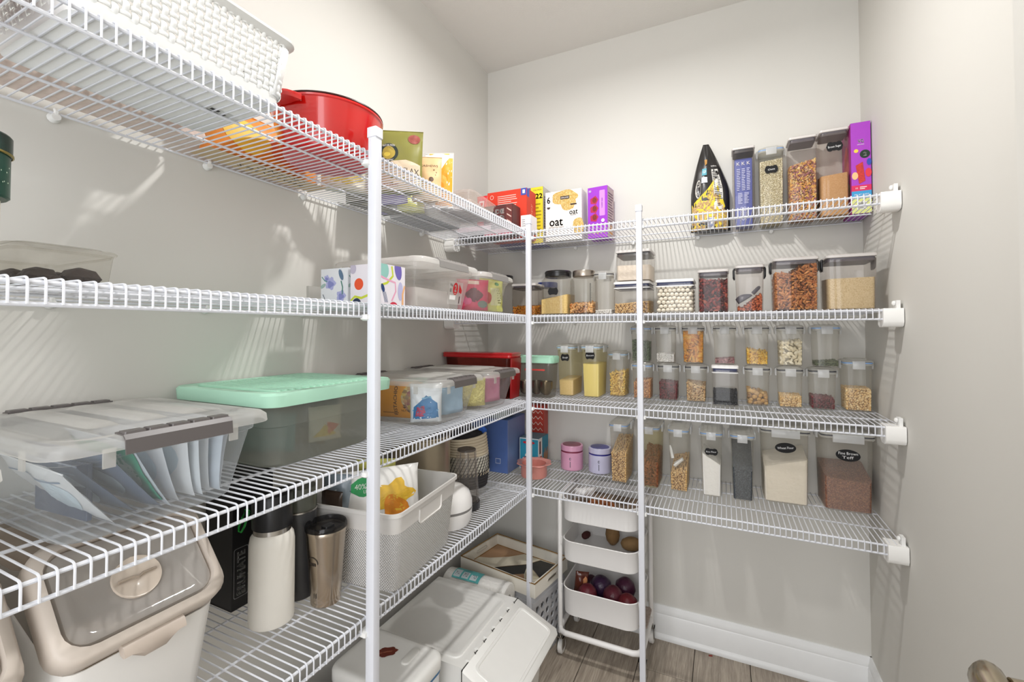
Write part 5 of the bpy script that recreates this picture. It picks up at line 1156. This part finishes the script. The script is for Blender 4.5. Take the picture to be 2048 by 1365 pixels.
# handle recess on the +x and -x sides
for s_ in (1, -1):
    for yy, L_ in ((.0, .1),):
        mb = MB(); 
        mb.tube([(s_*(fx2(.150)[0]+.0015), -.05, .152), (s_*(fx2(.128)[0]+.0028), -.05, .126), (s_*(fx2(.122)[0]+.0028), -.044, .120), (s_*(fx2(.122)[0]+.0028), .044, .120), (s_*(fx2(.128)[0]+.0028), .05, .126), (s_*(fx2(.150)[0]+.0015), .05, .152)], .0022, 6)
        mb.rings([[(s_*(fx2(z_)[0]+.0018), yy_, z_) for yy_ in (-.048, .048)] for z_ in (.122, .152)], False, False, closed=False)
        part('handle', mb, mat('#dedbd7', .4), t, ang=60)
G5 = 'snack bags in the white basket'
t, F = bag('crisp_bag', 'white crisp bag with golden crisps and green patch on top of the white basket', 'bag', (-.112, -.625, Z4+.040), 40, .190, .176, .060, FOIL('#eeece8', .3), 71, .009, lean=-10, gus=0, roll=-4)
p = Print(F); p.ell(.034, .112, .046, .034, mat('#eeb83c', .4, noise_=.35, nscale=35), n=26, wob=.22, lob=5); p.ell(.035, .080, .030, .034, mat('#dd8a2c', .4, noise_=.3, nscale=45), n=22, wob=.15, lob=3); p.ell(.020, .030, .034, .018, mat('#e9ac44', .4, noise_=.2), n=18, wob=.1, lob=3); p.ell(-.040, .140, .034, .020, '#2f9f5a', n=20, wob=.1, lob=4); p.text('40%', -.046, .142, .012, PAPER); p.text('LESS', -.03, .130, .007, PAPER)
p.text('Original', -.040, .070, .016, INK, w=.085, rot=.75, bold=.0007); p.text('DK', -.082, .075, .030, '#1d1520', w=.030, rot=1.2, bold=.001); p.text('of the chef', -.012, .050, .007, INK, rot=.75); p.done(t)
t, F = bag('yellow_snack_bag', 'yellow green bag with black lines of print at the back of the white basket', 'bag', (-.185, -.570, Z4+.030), 30, .10, .190, .035, FOIL('#c9c666', .4), 72, .006, gus=0)
p = Print(F)
for i in range(9): p.lines(-.03, .05+i*.014, .035, .060+i*.014, 1, INK, .45)
p.done(t)
t, F = bag('striped_bag', 'grey blue striped bag at the near side of the white basket', 'bag', (-.205, -.680, Z4+.030), 20, .07, .180, .035, FOIL('#8e9ba6', .35), 73, .006, gus=0)
p = Print(F)
for i in range(8): p.curve([(-.035, .04+i*.016), (0, .05+i*.016), (.035, .062+i*.016)], .0028, '#2c3644' if i % 2 else '#c9d2d8')
p.done(t)
t, F = bag('brown_bag', 'dark brown packet between the striped bag and the basket wall', 'bag', (-.185, -.715, Z4+.02), 6, .06, .165, .03, FOIL('#3e2f26', .4), 74, .004, gus=0)

# round white appliance
t = thing('waffle_maker', 'round white appliance with a black button and grey seam behind the white basket', 'appliance', (-.088, -.385, Z4), 0)
WA = mat('#efedeb', .25, coat=.4)
part('lower_shell', MB().lathe([(.045, 0), (.060, .004), (.068, .020), (.070, .046)], 40), WA, t); part('seam_band', MB().lathe([(.0690, .046), (.0695, .0465), (.0695, .0525), (.0690, .053)], 40), mat('#7f7d7b', .4), t)
part('upper_shell', MB().lathe([(.070, .053), (.0695, .070), (.062, .092), (.045, .106), (.020, .112), (.001, .113)], 40), WA, t)
mb = MB().lathe([(.008, 0), (.008, .002), (.006, .003)], 16); mb.xf(Matrix.Translation((.034, -.060, .072)) @ Matrix.Rotation(math.radians(62), 4, Vector((.87, .49, 0)))); part('button', mb, BLACK, t)
# clear blender jug
t = thing('blender_jug', 'tall clear blender cup standing upside down, beside the woven basket', 'cup', (-.100, -.262, Z4), 0)
lathe_part('base_ring', [(.040, 0), (.042, .002), (.042, .022), (.039, .026)], mat('#2b2a2c', .3), t)
lathe_part('cup_wall', [(.040, .026), (.037, .070), (.031, .172), (.0295, .182), (.027, .184), (.0275, .178), (.035, .070), (.037, .028)], clear('#f6f4f2', .10, .05, '#c4bfbc', 1.0), t, 36, ang=50)
lathe_part('cup_bottom', [(.0285, .178), (.0285, .183), (.020, .186), (.001, .1855)], clear('#8f8a88', .4, .1, '#5e5957', .7), t, 32)
for k in range(3):
    a_ = math.radians(-95+k*45); part('grip_rib', MB().tube([(.0405*math.cos(a_), .0405*math.sin(a_), .026), (.0365*math.cos(a_), .0365*math.sin(a_), .090), (.0315*math.cos(a_), .0315*math.sin(a_), .176)], .0018, 6), clear('#d9d5d2', .4, .1, '#9b9694', .7), t)
# stock pot behind
t = thing('stock_pot', 'large pale steel pot behind the white basket, under the third shelf', 'pot', (-.250, -.295, Z4), 0)
lathe_part('pot_body', [(.086, 0), (.092, .004), (.093, .215), (.096, .218), (.094, .222), (.090, .220)], mat('#b4a893', .32, metal=.85), t, 48)
lathe_part('lid', [(.095, .2225), (.093, .227), (.06, .236), (.01, .240)], mat('#5b564e', .3, metal=.5), t, 48)
# woven basket
t = thing('woven_belly_basket', 'round woven basket, cream top, speckled middle and charcoal base, in the corner', 'basket', (-.212, -.072, Z4), 0)
CR = mat('#ddd0b8', .8); CH = mat('#3b3a3d', .8)
nC = 19
for i in range(nC):
    z = .005+i*.0092; k = i/(nC-1); rad = .060+.012*math.sin(math.pi*min(1, .2+.75*k))+.003*k
    m_ = CH if i < 6 else (mat('#d9d4c8', .8) if i < 12 else CR)
    dz = (.010*math.sin(0)) 
    ringp = [(rad*math.cos(q), rad*math.sin(q), z+(.010*math.cos(q-.5)*k**3)) for q in [j*2*math.pi/40 for j in range(40)]]
    part('coil', MB().tube(ringp, .0054, 6, closed=True), m_, t)
    if 5 <= i < 12:
        p = MB()
        for j in range(36):
            q = j*2*math.pi/36+(i % 3)*.06; p.tube([((rad+.0052)*math.cos(q), (rad+.0052)*math.sin(q), z-.0045), ((rad+.0062)*math.cos(q+.03), (rad+.0062)*math.sin(q+.03), z), ((rad+.0052)*math.cos(q+.06), (rad+.0052)*math.sin(q+.06), z+.0045)], .0013 if i > 6 else .0016, 4)
        part('stitches', p, mat('#26262a', .7) if i > 5 else CR, t, kind='stuff')
part('base', MB().lathe([(.060, .001), (.060, .006)], 32), CH, t)
q = thing('black_cloth', 'black fabric bundle spilling from the top of the woven basket', 'cloth', (-.212, -.072, Z4+.12), 0)
mb = MB().lathe([(.02, 0), (.058, .02), (.062, .050), (.050, .068), (.02, .080), (.001, .078)], 26); mb.v = [tuple(Vector(v)*(1+.16*noise.noise(Vector(v)*45))) for v in mb.v]; part('cloth_body', mb, mat('#1e1c1e', .8), q)
q = thing('blue_cloth', 'small bright blue cloth at the back of the woven basket', 'cloth', (-.170, -.040, Z4+.17), 0)
mb = MB().lathe([(.004, 0), (.016, .006), (.018, .020), (.008, .032), (.001, .034)], 14); mb.v = [tuple(Vector(v)*(1+.25*noise.noise(Vector(v)*80))) for v in mb.v]; part('cloth_body', mb, mat('#2f62c0', .8), q)

# ------------------------------------------------------------------ on the floor
PW = mat('#ebeae6', .4)
t = thing('waste_bin', 'wide white bin with a hinged sloping flap on the floor', 'bin', (-.078, -.290, 0), 0)
bx0, bx1, by, zt = -.235, .085, .175, .300      # flat lid part from bx0 to bx1, flap beyond
part('tub', MB().loft([(0, .165, .150, .02, -.010, 0), (.01, .172, .156, .02, -.008, 0), (.225, .190, .168, .02, -.004, 0), (.225, .186, .164, .02, -.004, 0), (.02, .166, .150, .02, -.008, 0)], k=4), PW, t)
mb = MB(); pr = [(bx0, .205), (bx0, zt-.012), (bx0+.012, zt), (bx1, zt), (bx1, .205)]
mb.rings([[(x, -by, z) for x, z in pr], [(x, -by+.010, z) for x, z in pr], [(x, by-.010, z) for x, z in pr], [(x, by, z) for x, z in pr]])
mb.v = [(x, y*(.965 if z > zt-.001 else 1), z) for x, y, z in mb.v]
part('lid_top', mb, PW, t, ang=30)
p = MB().loft([(zt-.0002, .140, .148, .02, -.080, 0), (zt+.0030, .138, .146, .018, -.080, 0), (zt+.0030, .128, .136, .014, -.080, 0), (zt+.0006, .124, .132, .012, -.080, 0)], k=3); part('lid_panel', p, PW, t)
fl = Matrix.Translation((bx1+.003, 0, zt-.001)) @ Matrix.Rotation(math.radians(24), 4, 'Y')
L = .158
mb = MB(); mb.rings([[(0, -by, -.004), (0, -by+.006, 0), (0, by-.006, 0), (0, by, -.004), (0, by, -.085), (0, -by, -.085)], [(L-.012, -by, -.004), (L-.012, -by+.006, 0), (L-.012, by-.006, 0), (L-.012, by, -.004), (L-.03, by, -.075), (L-.03, -by, -.075)], [(L, -by+.012, -.010), (L-.001, -by+.014, -.006), (L-.001, by-.014, -.006), (L, by-.012, -.010), (L-.018, by-.012, -.07), (L-.018, -by+.012, -.07)]])
mb.xf(fl); fo = part('flap', mb, PW, t, ang=40)
p = MB().loft([(-.0003, L/2-.018, by-.024, .02, L/2, 0), (.0022, L/2-.020, by-.026, .018, L/2, 0), (.0022, L/2-.026, by-.032, .014, L/2, 0), (.0002, L/2-.028, by-.034, .012, L/2, 0)], k=3); p.xf(fl); part('flap_panel', p, PW, t)
for i in range(6):
    y = -.125+i*.05; q = MB().loft([(zt-.001, .006, .017, .002, bx1-.003, y), (zt+.0035, .005, .016, .002, bx1-.003, y)], k=2); part('hinge', q, PW, t)
    q = MB().box(bx1-.001, bx1+.0045, y+.017, y+.0185, zt-.002, zt+.003); part('hinge_gap', q, mat('#4a4844', .8), t)
part('seam', MB().box(bx1-.0002, bx1+.0026, -by-.0004, by+.0004, .21, zt-.001), mat('#35332f', .9), t)
mb = MB().lathe([(.001, -.008), (.016, -.008), (.018, -.005), (.018, .005), (.016, .008), (.001, .008)], 20); mb.xf(Matrix.Translation((.168, .155, .018)) @ Matrix.Rotation(math.pi/2, 4, 'X')); part('caster', mb, mat('#d3c6ae', .5), t)

t = thing('cooler_box', 'white box with blue stripe and brown nut sticker, before the waste bin', 'storage box', (-.139, -.578, 0), 0)
hx, hy, H = .116, .086, .360
part('tub', MB().loft([(0, hx-.020, hy-.016, .02), (.006, hx-.014, hy-.012, .024), (H-.042, hx-.003, hy-.003, .030)], k=6), mat('#eeeff1', .35), t)
part('blue_stripe', MB().loft([(H-.042, hx-.0015, hy-.0015, .030), (H-.035, hx-.0015, hy-.0015, .030)], k=6), mat('#2f6f9f', .4), t)
part('lid', MB().loft([(H-.035, hx-.001, hy-.001, .030), (H-.033, hx, hy, .030), (H-.010, hx, hy, .030), (H-.003, hx-.004, hy-.004, .028), (H, hx-.012, hy-.012, .024), (H-.0015, hx-.020, hy-.020, .02), (H-.0015, .02, .02, .01)], k=6), mat('#ecebe7', .4), t, ang=50)
part('raised_tab', MB().loft([(H-.002, .012, .030, .010, .048, .030), (H+.002, .011, .029, .010, .048, .030), (H+.003, .009, .027, .009, .048, .030)], k=4), mat('#e7e6e1', .4), t)
p = Print(plane((-.018, .016, H-.0012), (1, 0, 0), (0, 1, 0))); p.ell(0, 0, .028, .017, mat('#6a2414', .35, noise_=.5, nscale=70), n=26, wob=.10, lob=7, rot=.7)
for i in range(3): p.curve([(-.016+.004*i, -.012+.004*i-.004), (-.002+.004*i, .002), (.012, .012-.003*i)], .0012, '#c98a6c' if i == 1 else '#8c4630')
p.done(t, 'nut_sticker')

t = thing('taupe_box', 'taupe cardboard box on the floor at the bottom of the picture', 'box', (-.300, -.80, 0), 0)
t.location = (-.262, -.80, 0); part('card_body', MB().loft([(0, .09, .085, .002), (.31, .09, .085, .002)], k=1), mat('#8a7f75', .7, noise_=.08), t)

# paper towel rolls, crate and tray
def roll(label, z, wrap):
    t = thing('paper_towel_roll', label, 'paper towel', (-.178, -.058, z), 0, None)
    rr_ = .053; n = 36
    mb = MB(); prof = [(.016, -.125), (rr_-.004, -.125), (rr_, -.122), (rr_, .122), (rr_-.004, .125), (.016, .125), (.016, -.125)]
    mb.rings([[(x, r*math.cos(q), r*math.sin(q)) for q in [k*2*math.pi/n for k in range(n)]] for r, x in prof], False, False)
    mb.v = [(x, y*(1+.012*noise.noise(Vector((x*60, y*60, z_*60)))), z_) for x, y, z_ in mb.v]
    part('paper', mb, mat('#f1efea', .9, bump=.3, bscale=120), t)
    mb = MB(); mb.rings([[(x, (rr_+.0012)*math.cos(q), (rr_+.0012)*math.sin(q)) for q in [k*2*math.pi/n for k in range(n)]] for x in (-.127, -.09, .06, .118, .127)], False, False)
    mb.rings([[(.127, r*math.cos(q), r*math.sin(q)) for q in [k*2*math.pi/n for k in range(n)]] for r in (rr_+.0012, .022)], False, False)
    mb.v = [(x, y*(1+.03*noise.noise(Vector((x*50, y*70, z_*70)))), z_*(1+.03*noise.noise(Vector((x*50, y*70, z_*70+5))))) for x, y, z_ in mb.v]
    part('wrapper', mb, clear('#ffffff', .12, .12, '#ffffff', .6), t)
    if wrap:
        p = Print(lambda u, v, off: (u, -(rr_+.003+off)*math.cos(v/rr_), (rr_+.003+off)*math.sin(v/rr_)))
        p.rect(-.090, .050, .020, .108, mat('#5fb3b4', .5, noise_=.3, nscale=60), n=10); 
        for i, s in enumerate(('PA', 'PE', 'TO')): p.rect(-.086+i*.034, .056, -.060+i*.034, .088-.006*i, '#dfe8ea', n=4); p.rect(-.085+i*.034, .057, -.061+i*.034, .087-.006*i, '#c9d6da', n=4); p.text(s, -.073+i*.034, .070, .014, '#223a4a', w=.018)
        p.done(t, 'label')
    return t
roll('wrapped paper towel roll with a teal label, lying on top behind the waste bin', .246, True)
roll('wrapped paper towel roll lying under the labelled one behind the waste bin', .124, False)

t = thing('milk_crate', 'grey plastic crate with round holes, under the patterned tray', 'crate', (-.118, .128, 0), -10)
GR = mat('#c3c4c8', .4); hx, hy, H = .160, .112, .250
mb = MB(); holes = []
def holed(side, L, nH):
    """crate wall as a grid of squares with octagonal holes"""
    ms = MB(); nz = 6; cw = 2*L/nH; ch = .198/nz
    for i in range(nH):
        for j in range(nz):
            cu, cv = -L+cw*(i+.5), .010+ch*(j+.5); hr = min(cw, ch)*.36; n = 8
            sq = [(cu+cw/2*sx, cv+ch/2*sy) for sx, sy in ((1, 0), (1, 1), (0, 1), (-1, 1), (-1, 0), (-1, -1), (0, -1), (1, -1))]
            ho = [(cu+hr*math.cos(k*math.pi/4), cv+hr*math.sin(k*math.pi/4)) for k in range(8)]
            v = [(a_, 0, b_) for a_, b_ in sq]+[(a_, 0, b_) for a_, b_ in ho]+[(a_, .006, b_) for a_, b_ in ho]
            f = [(k, (k+1) % 8, 8+(k+1) % 8, 8+k) for k in range(8)]+[(8+k, 8+(k+1) % 8, 16+(k+1) % 8, 16+k) for k in range(8)]
            ms.add(v, f)
    return ms
for rot, L, off, nH in ((0, hx-.008, hy, 9), (90, hy-.008, hx, 6), (180, hx-.008, hy, 9), (270, hy-.008, hx, 6)):
    m_ = holed(0, L, nH); m_.xf(Matrix.Rotation(math.radians(rot), 4, 'Z') @ Matrix.Translation((0, -off, 0))); part('pierced_wall', m_, GR, t, smooth=False)
part('rim', MB().loft([(.208, hx, hy, .012), (.210, hx+.005, hy+.005, .014), (.226, hx+.005, hy+.005, .014), (.228, hx+.001, hy+.001, .012), (.240, hx+.001, hy+.001, .012), (.242, hx+.005, hy+.005, .014), (H, hx+.005, hy+.005, .014), (H, hx-.004, hy-.004, .01), (.208, hx-.006, hy-.006, .01)], cap0=False, cap1=False, k=4), GR, t, ang=40)
part('bottom', MB().loft([(0, hx-.002, hy-.002, .01), (.008, hx, hy, .012)], k=3), GR, t)
for sx in (-1, 1):
    for sy in (-1, 1): part('corner_post', MB().loft([(.004, .010, .010, .006, sx*(hx-.008), sy*(hy-.008)), (.210, .010, .010, .006, sx*(hx-.008), sy*(hy-.008))], k=3), GR, t)
t = thing('patterned_tray', 'square edged serving tray with gold rim and angular black and cream inlay on the crate', 'tray', (-.118, .122, .2515), -10)
hx, hy, H = .172, .118, .048
CRM = mat('#e7e2d6', .35); GOLD = mat('#a8834e', .35, metal=.7)
mb = MB().loft([(0, hx, hy, .001), (H, hx, hy, .001), (H, hx-.010, hy-.010, .001), (.008, hx-.010, hy-.010, .001)], k=1); part('tray_body', mb, CRM, t, smooth=False)
part('gold_edge', MB().loft([(H, hx+.0006, hy+.0006, .001), (H+.0022, hx+.0006, hy+.0006, .001), (H+.0022, hx-.0035, hy-.0035, .001), (H, hx-.0035, hy-.0035, .001)], cap0=False, cap1=False, k=1), GOLD, t, smooth=False)
part('inner_gold_edge', MB().loft([(.0105, hx-.010, hy-.010, .001), (.0105, hx-.0125, hy-.0125, .001), (.008, hx-.0125, hy-.0125, .001)], cap0=False, cap1=False, k=1), GOLD, t, smooth=False)
p = Print(plane((0, 0, .0082), (1, 0, 0), (0, 1, 0))); A, B = hx-.012, hy-.012
MA, MBk, MT, MM = mat('#ddd5c0', .3, noise_=.08), mat('#1b1a19', .25), mat('#b28a66', .35, noise_=.2, nscale=25), mat('#bfbdb8', .3, noise_=.15, nscale=14)
p.rect(-A, -B, A, B, MA); p.poly([(-.13, -.06), (-.05, .07), (.0, .09), (.0, .02), (-.05, -.09)], MA); p.poly([(-.085, -.075), (-.02, -.005), (.035, .045), (.062, -.02), (-.005, -.08)], MBk); p.poly([(.035, .048), (.06, .10), (A, B), (A, .01), (.125, -.01)], MBk)
p.poly([(-A, B), (-.02, B), (-.06, .05), (-.12, .0), (-A, -.02)], MT); p.poly([(-.005, -.082), (.062, -.022), (.09, -.06), (.06, -B), (.0, -B)], MT); p.poly([(.06, -B), (.092, -.06), (A, -.02), (A, -B)], MM); p.poly([(.035, .046), (.064, -.02), (.092, -.058), (.125, -.012)], '#c8c0a6')
for q in ([(-.085, -.075), (.035, .045)], [(.035, .045), (.094, -.06)], [(.035, .045), (.125, -.012)], [(.0, -.08), (.06, -.02)], [(.06, .10), (.035, .046)], [(-.12, 0), (-.02, B)]): p.curve(q, .0014, GOLD)
p.done(t, 'inlay')
for sx in (-1, 1):
    mb = MB().tube([(sx*(hx+.0008), -.028, .030), (sx*(hx+.0008), -.034, .025), (sx*(hx+.0008), -.028, .020), (sx*(hx+.0008), .028, .020), (sx*(hx+.0008), .034, .025), (sx*(hx+.0008), .028, .030)], .0014, 6, closed=True); part('handle_rim', mb, mat('#cfcac0', .3, metal=.6), t)
    mb = MB().tube([(sx*(hx-.0108), -.028, .036), (sx*(hx-.0108), -.034, .031), (sx*(hx-.0108), -.028, .026), (sx*(hx-.0108), .028, .026), (sx*(hx-.0108), .034, .031), (sx*(hx-.0108), .028, .036)], .0014, 6, closed=True); part('handle_rim', mb, mat('#cfcac0', .3, metal=.6), t)
    part('handle_slot', MB().loft([(-.0004, .028, .0052, .005), (.0004, .028, .0052, .005)], k=4).xf(Matrix.Translation((sx*(hx+.0002), 0, .025)) @ Matrix.Rotation(math.pi/2, 4, 'Y') @ Matrix.Rotation(math.pi/2, 4, 'Z')), mat('#6f675b', .8), t)

# rolling cart
cx0, cx1, cy0, cy1 = .088, .364, .078, .318
t = thing('utility_cart', 'three tier white rolling metal cart under the back shelves', 'cart', ((cx0+cx1)/2, (cy0+cy1)/2, 0), 0)
CW = mat('#eceae8', .35); hx, hy = (cx1-cx0)/2, (cy1-cy0)/2
for zt, h in ((.572, .080), (.424, .074), (.254, .094)):
    mb = MB().loft([(zt-h, hx-.010, hy-.006, .040), (zt-h+.004, hx-.004, hy, .044), (zt-.004, hx-.002, hy+.002, .046), (zt, hx+.0005, hy+.0045, .048), (zt+.002, hx-.002, hy+.002, .046), (zt, hx-.0045, hy-.0005, .044), (zt-h+.006, hx-.006, hy-.002, .042)], k=7)
    part('shelf_tray', mb, CW, t, ang=50)
for s_ in (-1, 1):
    x = s_*(hx+.008)
    yl = hy-.022
    pts = [(x, -yl, .080), (x, -yl, .53), (x, -yl, .556), (x, -yl+.012, .574), (x, -yl+.03, .580), (x, yl-.03, .580), (x, yl-.012, .574), (x, yl, .556), (x, yl, .080)]
    part('side_frame', MB().tube(pts, .0085, 12), CW, t)
    for y in (-yl, yl):
        mb = MB().lathe([(.004, .062), (.007, .062), (.007, .085), (.004, .085)], 12, cx=x, cy=y)
        part('caster_stem', mb, mat('#a9a7a3', .25, metal=1), t)
        mb = MB(); mb.rings([[(x+xx, y+.010+r*math.cos(q), .026+r*math.sin(q)) for q in [k*2*math.pi/20 for k in range(20)]] for r, xx in ((.008, -.009), (.022, -.009), (.026, -.006), (.026, .006), (.022, .009), (.008, .009))])
        w_ = part('wheel', mb, mat('#efedea', .4), t)
        part('hub', MB().rings([[(x+xx, y+.010+r*math.cos(q), .026+r*math.sin(q)) for q in [k*2*math.pi/14 for k in range(14)]] for r, xx in ((.007, -.0105), (.007, .0105))]), mat('#b9b6b0', .4), w_)
        mb = MB(); 
        for e in (-.0115, .0115): mb.box(x+e-.001, x+e+.001, y-.010, y+.016, .024, .066)
        mb.box(x-.0125, x+.0125, y-.010, y+.012, .062, .066); part('caster_fork', mb, mat('#b5b3af', .25, metal=1), t)
rail_ = [(-hx+.02, -hy-.004, .098), (hx-.02, -hy-.004, .098), (hx-.004, -hy+.002, .098), (hx+.008, -hy+.022, .098), (hx+.008, hy-.022, .098), (hx-.004, hy-.002, .098), (hx-.02, hy+.0, .098), (-hx+.02, hy, .098), (-hx+.004, hy-.002, .098), (-hx-.008, hy-.022, .098), (-hx-.008, -hy+.022, .098), (-hx+.004, -hy+.002, .098)]
part('base_ring', MB().tube(rail_, .0095, 12, closed=True), CW, t)
for zt in (.572, .424, .254):
    for s_ in (-1, 1):
        for y in (-1, 1): part('hook', MB().tube([(s_*(hx+.008), y*(hy-.022), zt-.03), (s_*(hx+.001), y*(hy-.016), zt-.02), (s_*(hx-.001), y*(hy-.014), zt+.006)], .003, 6), CW, t)
# things in the cart
ccx, ccy = (cx0+cx1)/2, (cy0+cy1)/2
def blob(name, label, cat, x, y, z, r, c, sx=1, sy=1, sz=1, rough=.35, group=None, seed=0, nz=.05):
    t = thing(name, label, cat, (x, y, z+r*sz), seed*40, group)
    mb = MB().lathe([(r*.02, -r), (r*.45, -r*.9), (r*.85, -r*.55), (r, -.02*r), (r*.88, r*.5), (r*.5, r*.87), (r*.16, r*.97), (r*.02, r*.90)], 22)
    mb.v = [tuple(Vector((v[0]*sx, v[1]*sy, v[2]*sz))*(1+nz*noise.noise(Vector(v)*30+Vector((seed*5, 0, 0))))) for v in mb.v]
    part('skin', mb, mat(c, rough, noise_=.22, nscale=35, bump=.15, bscale=150), t, ang=80); return t
zb = .254-.094+.007; GA = 'dark red round vegetables in the bottom cart tray'
for i, (x, y, r, c, lab) in enumerate(((.175, .125, .036, '#6b2531', 'at the left beside the wrapped packet'), (.262, .150, .037, '#5d2230', 'in the middle, behind the brightest one'), (.318, .128, .035, '#6a1d26', 'at the right end by the pole'), (.228, .112, .0285, '#8a2026', 'brightest and lowest in front'), (.205, .205, .040, '#3b2140', 'dark one at the back left'), (.288, .235, .038, '#4a1f38', 'dark one at the back right'), (.160, .228, .030, '#40182a', 'behind the wrapped packet'))):
    r_dx = 0
    t = blob('beetroot', f'dark red beetroot in the bottom cart tray, {lab}', 'vegetable', x, y, zb+(.022 if i in (0, 1, 2) else 0.012 if i in (4, 5, 6) else .004), r, c, seed=i+1, group=None)
t, F = bag('wrapped_packet', 'shiny brown wrapped packet standing at the left of the bottom cart tray', 'packet', (.132, .160, zb+.002), 25, .050, .118, .035, FOIL('#5a2a1e', .25), 81, .006, lean=6, gus=0, roll=6)
p = Print(F); p.text('#', .0, .065, .022, PAPER, bold=.0008); p.ell(.0, .03, .014, .018, '#a35a34', n=14, wob=.2); p.ell(.012, .09, .008, .012, '#c98a5c', n=12, wob=.2); p.rect(-.022, .006, .022, .014, '#c9a58a'); p.done(t)
heap(.10, .06, 0, lambda u, v: .006+.004*noise.noise(Vector((u*6, v*6, 0))), mat('#9c8d84', .9, noise_=.6, nscale=160), thing('paper_scraps', 'onion skins and paper scraps at the right of the bottom tray', 'scraps', (.285, .17, zb), 0), name='scraps')
zb2 = .424-.074+.007
blob('potato', 'brown potato standing upright in the middle cart tray', 'vegetable', .236, .262, zb2, .034, '#8a6a44', sx=.85, sy=.8, sz=1.15, rough=.8, seed=3)
blob('potato', 'brown potato lying low at the right of the middle cart tray', 'vegetable', .312, .245, zb2, .034, '#97774f', sx=1.2, sy=.85, sz=.72, rough=.8, seed=5)
blob('dried_pod', 'small dark dried pod at the left corner of the middle cart tray', 'food', .130, .255, zb2, .016, '#4a2020', sx=1.4, sy=.8, sz=.9, rough=.8, seed=6, nz=.5)
zb3 = .572-.08+.007
for i, (x, y, lab) in enumerate(((.190, .150, 'left'), (.225, .135, 'middle'), (.258, .150, 'right'), (.222, .180, 'rear'))):
    blob('brown_nut', f'orange brown nut seen through the lowest shelf in the top cart tray, {lab} one', 'food', x, y, zb3+.028, .017, '#9c5a2c', sx=1.2, sy=.9, rough=.5, seed=10+i)
t = thing('tray_liner', 'folded beige paper filling the top cart tray', 'paper', (ccx, ccy, zb3), 0)
heap(.125, .095, 0, lambda u, v: .036+.014*noise.noise(Vector((u*3, v*3, 2))), mat('#8c7a68', .9, noise_=.35, nscale=40), t, name='paper')
t, F = bag('white_packet', 'crumpled white packet in the top cart tray near the inner pole', 'packet', (.150, .170, zb3+.055), 30, .08, .05, .03, FOIL('#e9e6e4', .3), 85, .010, gus=0, lean=30)
# small red fleck by the baseboard
t = thing('chilli_flake', 'tiny red dried scrap on the floor by the back baseboard', 'scrap', (.575, .322, .0), 20); part('scrap', MB().loft([(0, .007, .003, .002), (.002, .006, .0025, .002)], k=2), mat('#8a1f1a', .6), t)
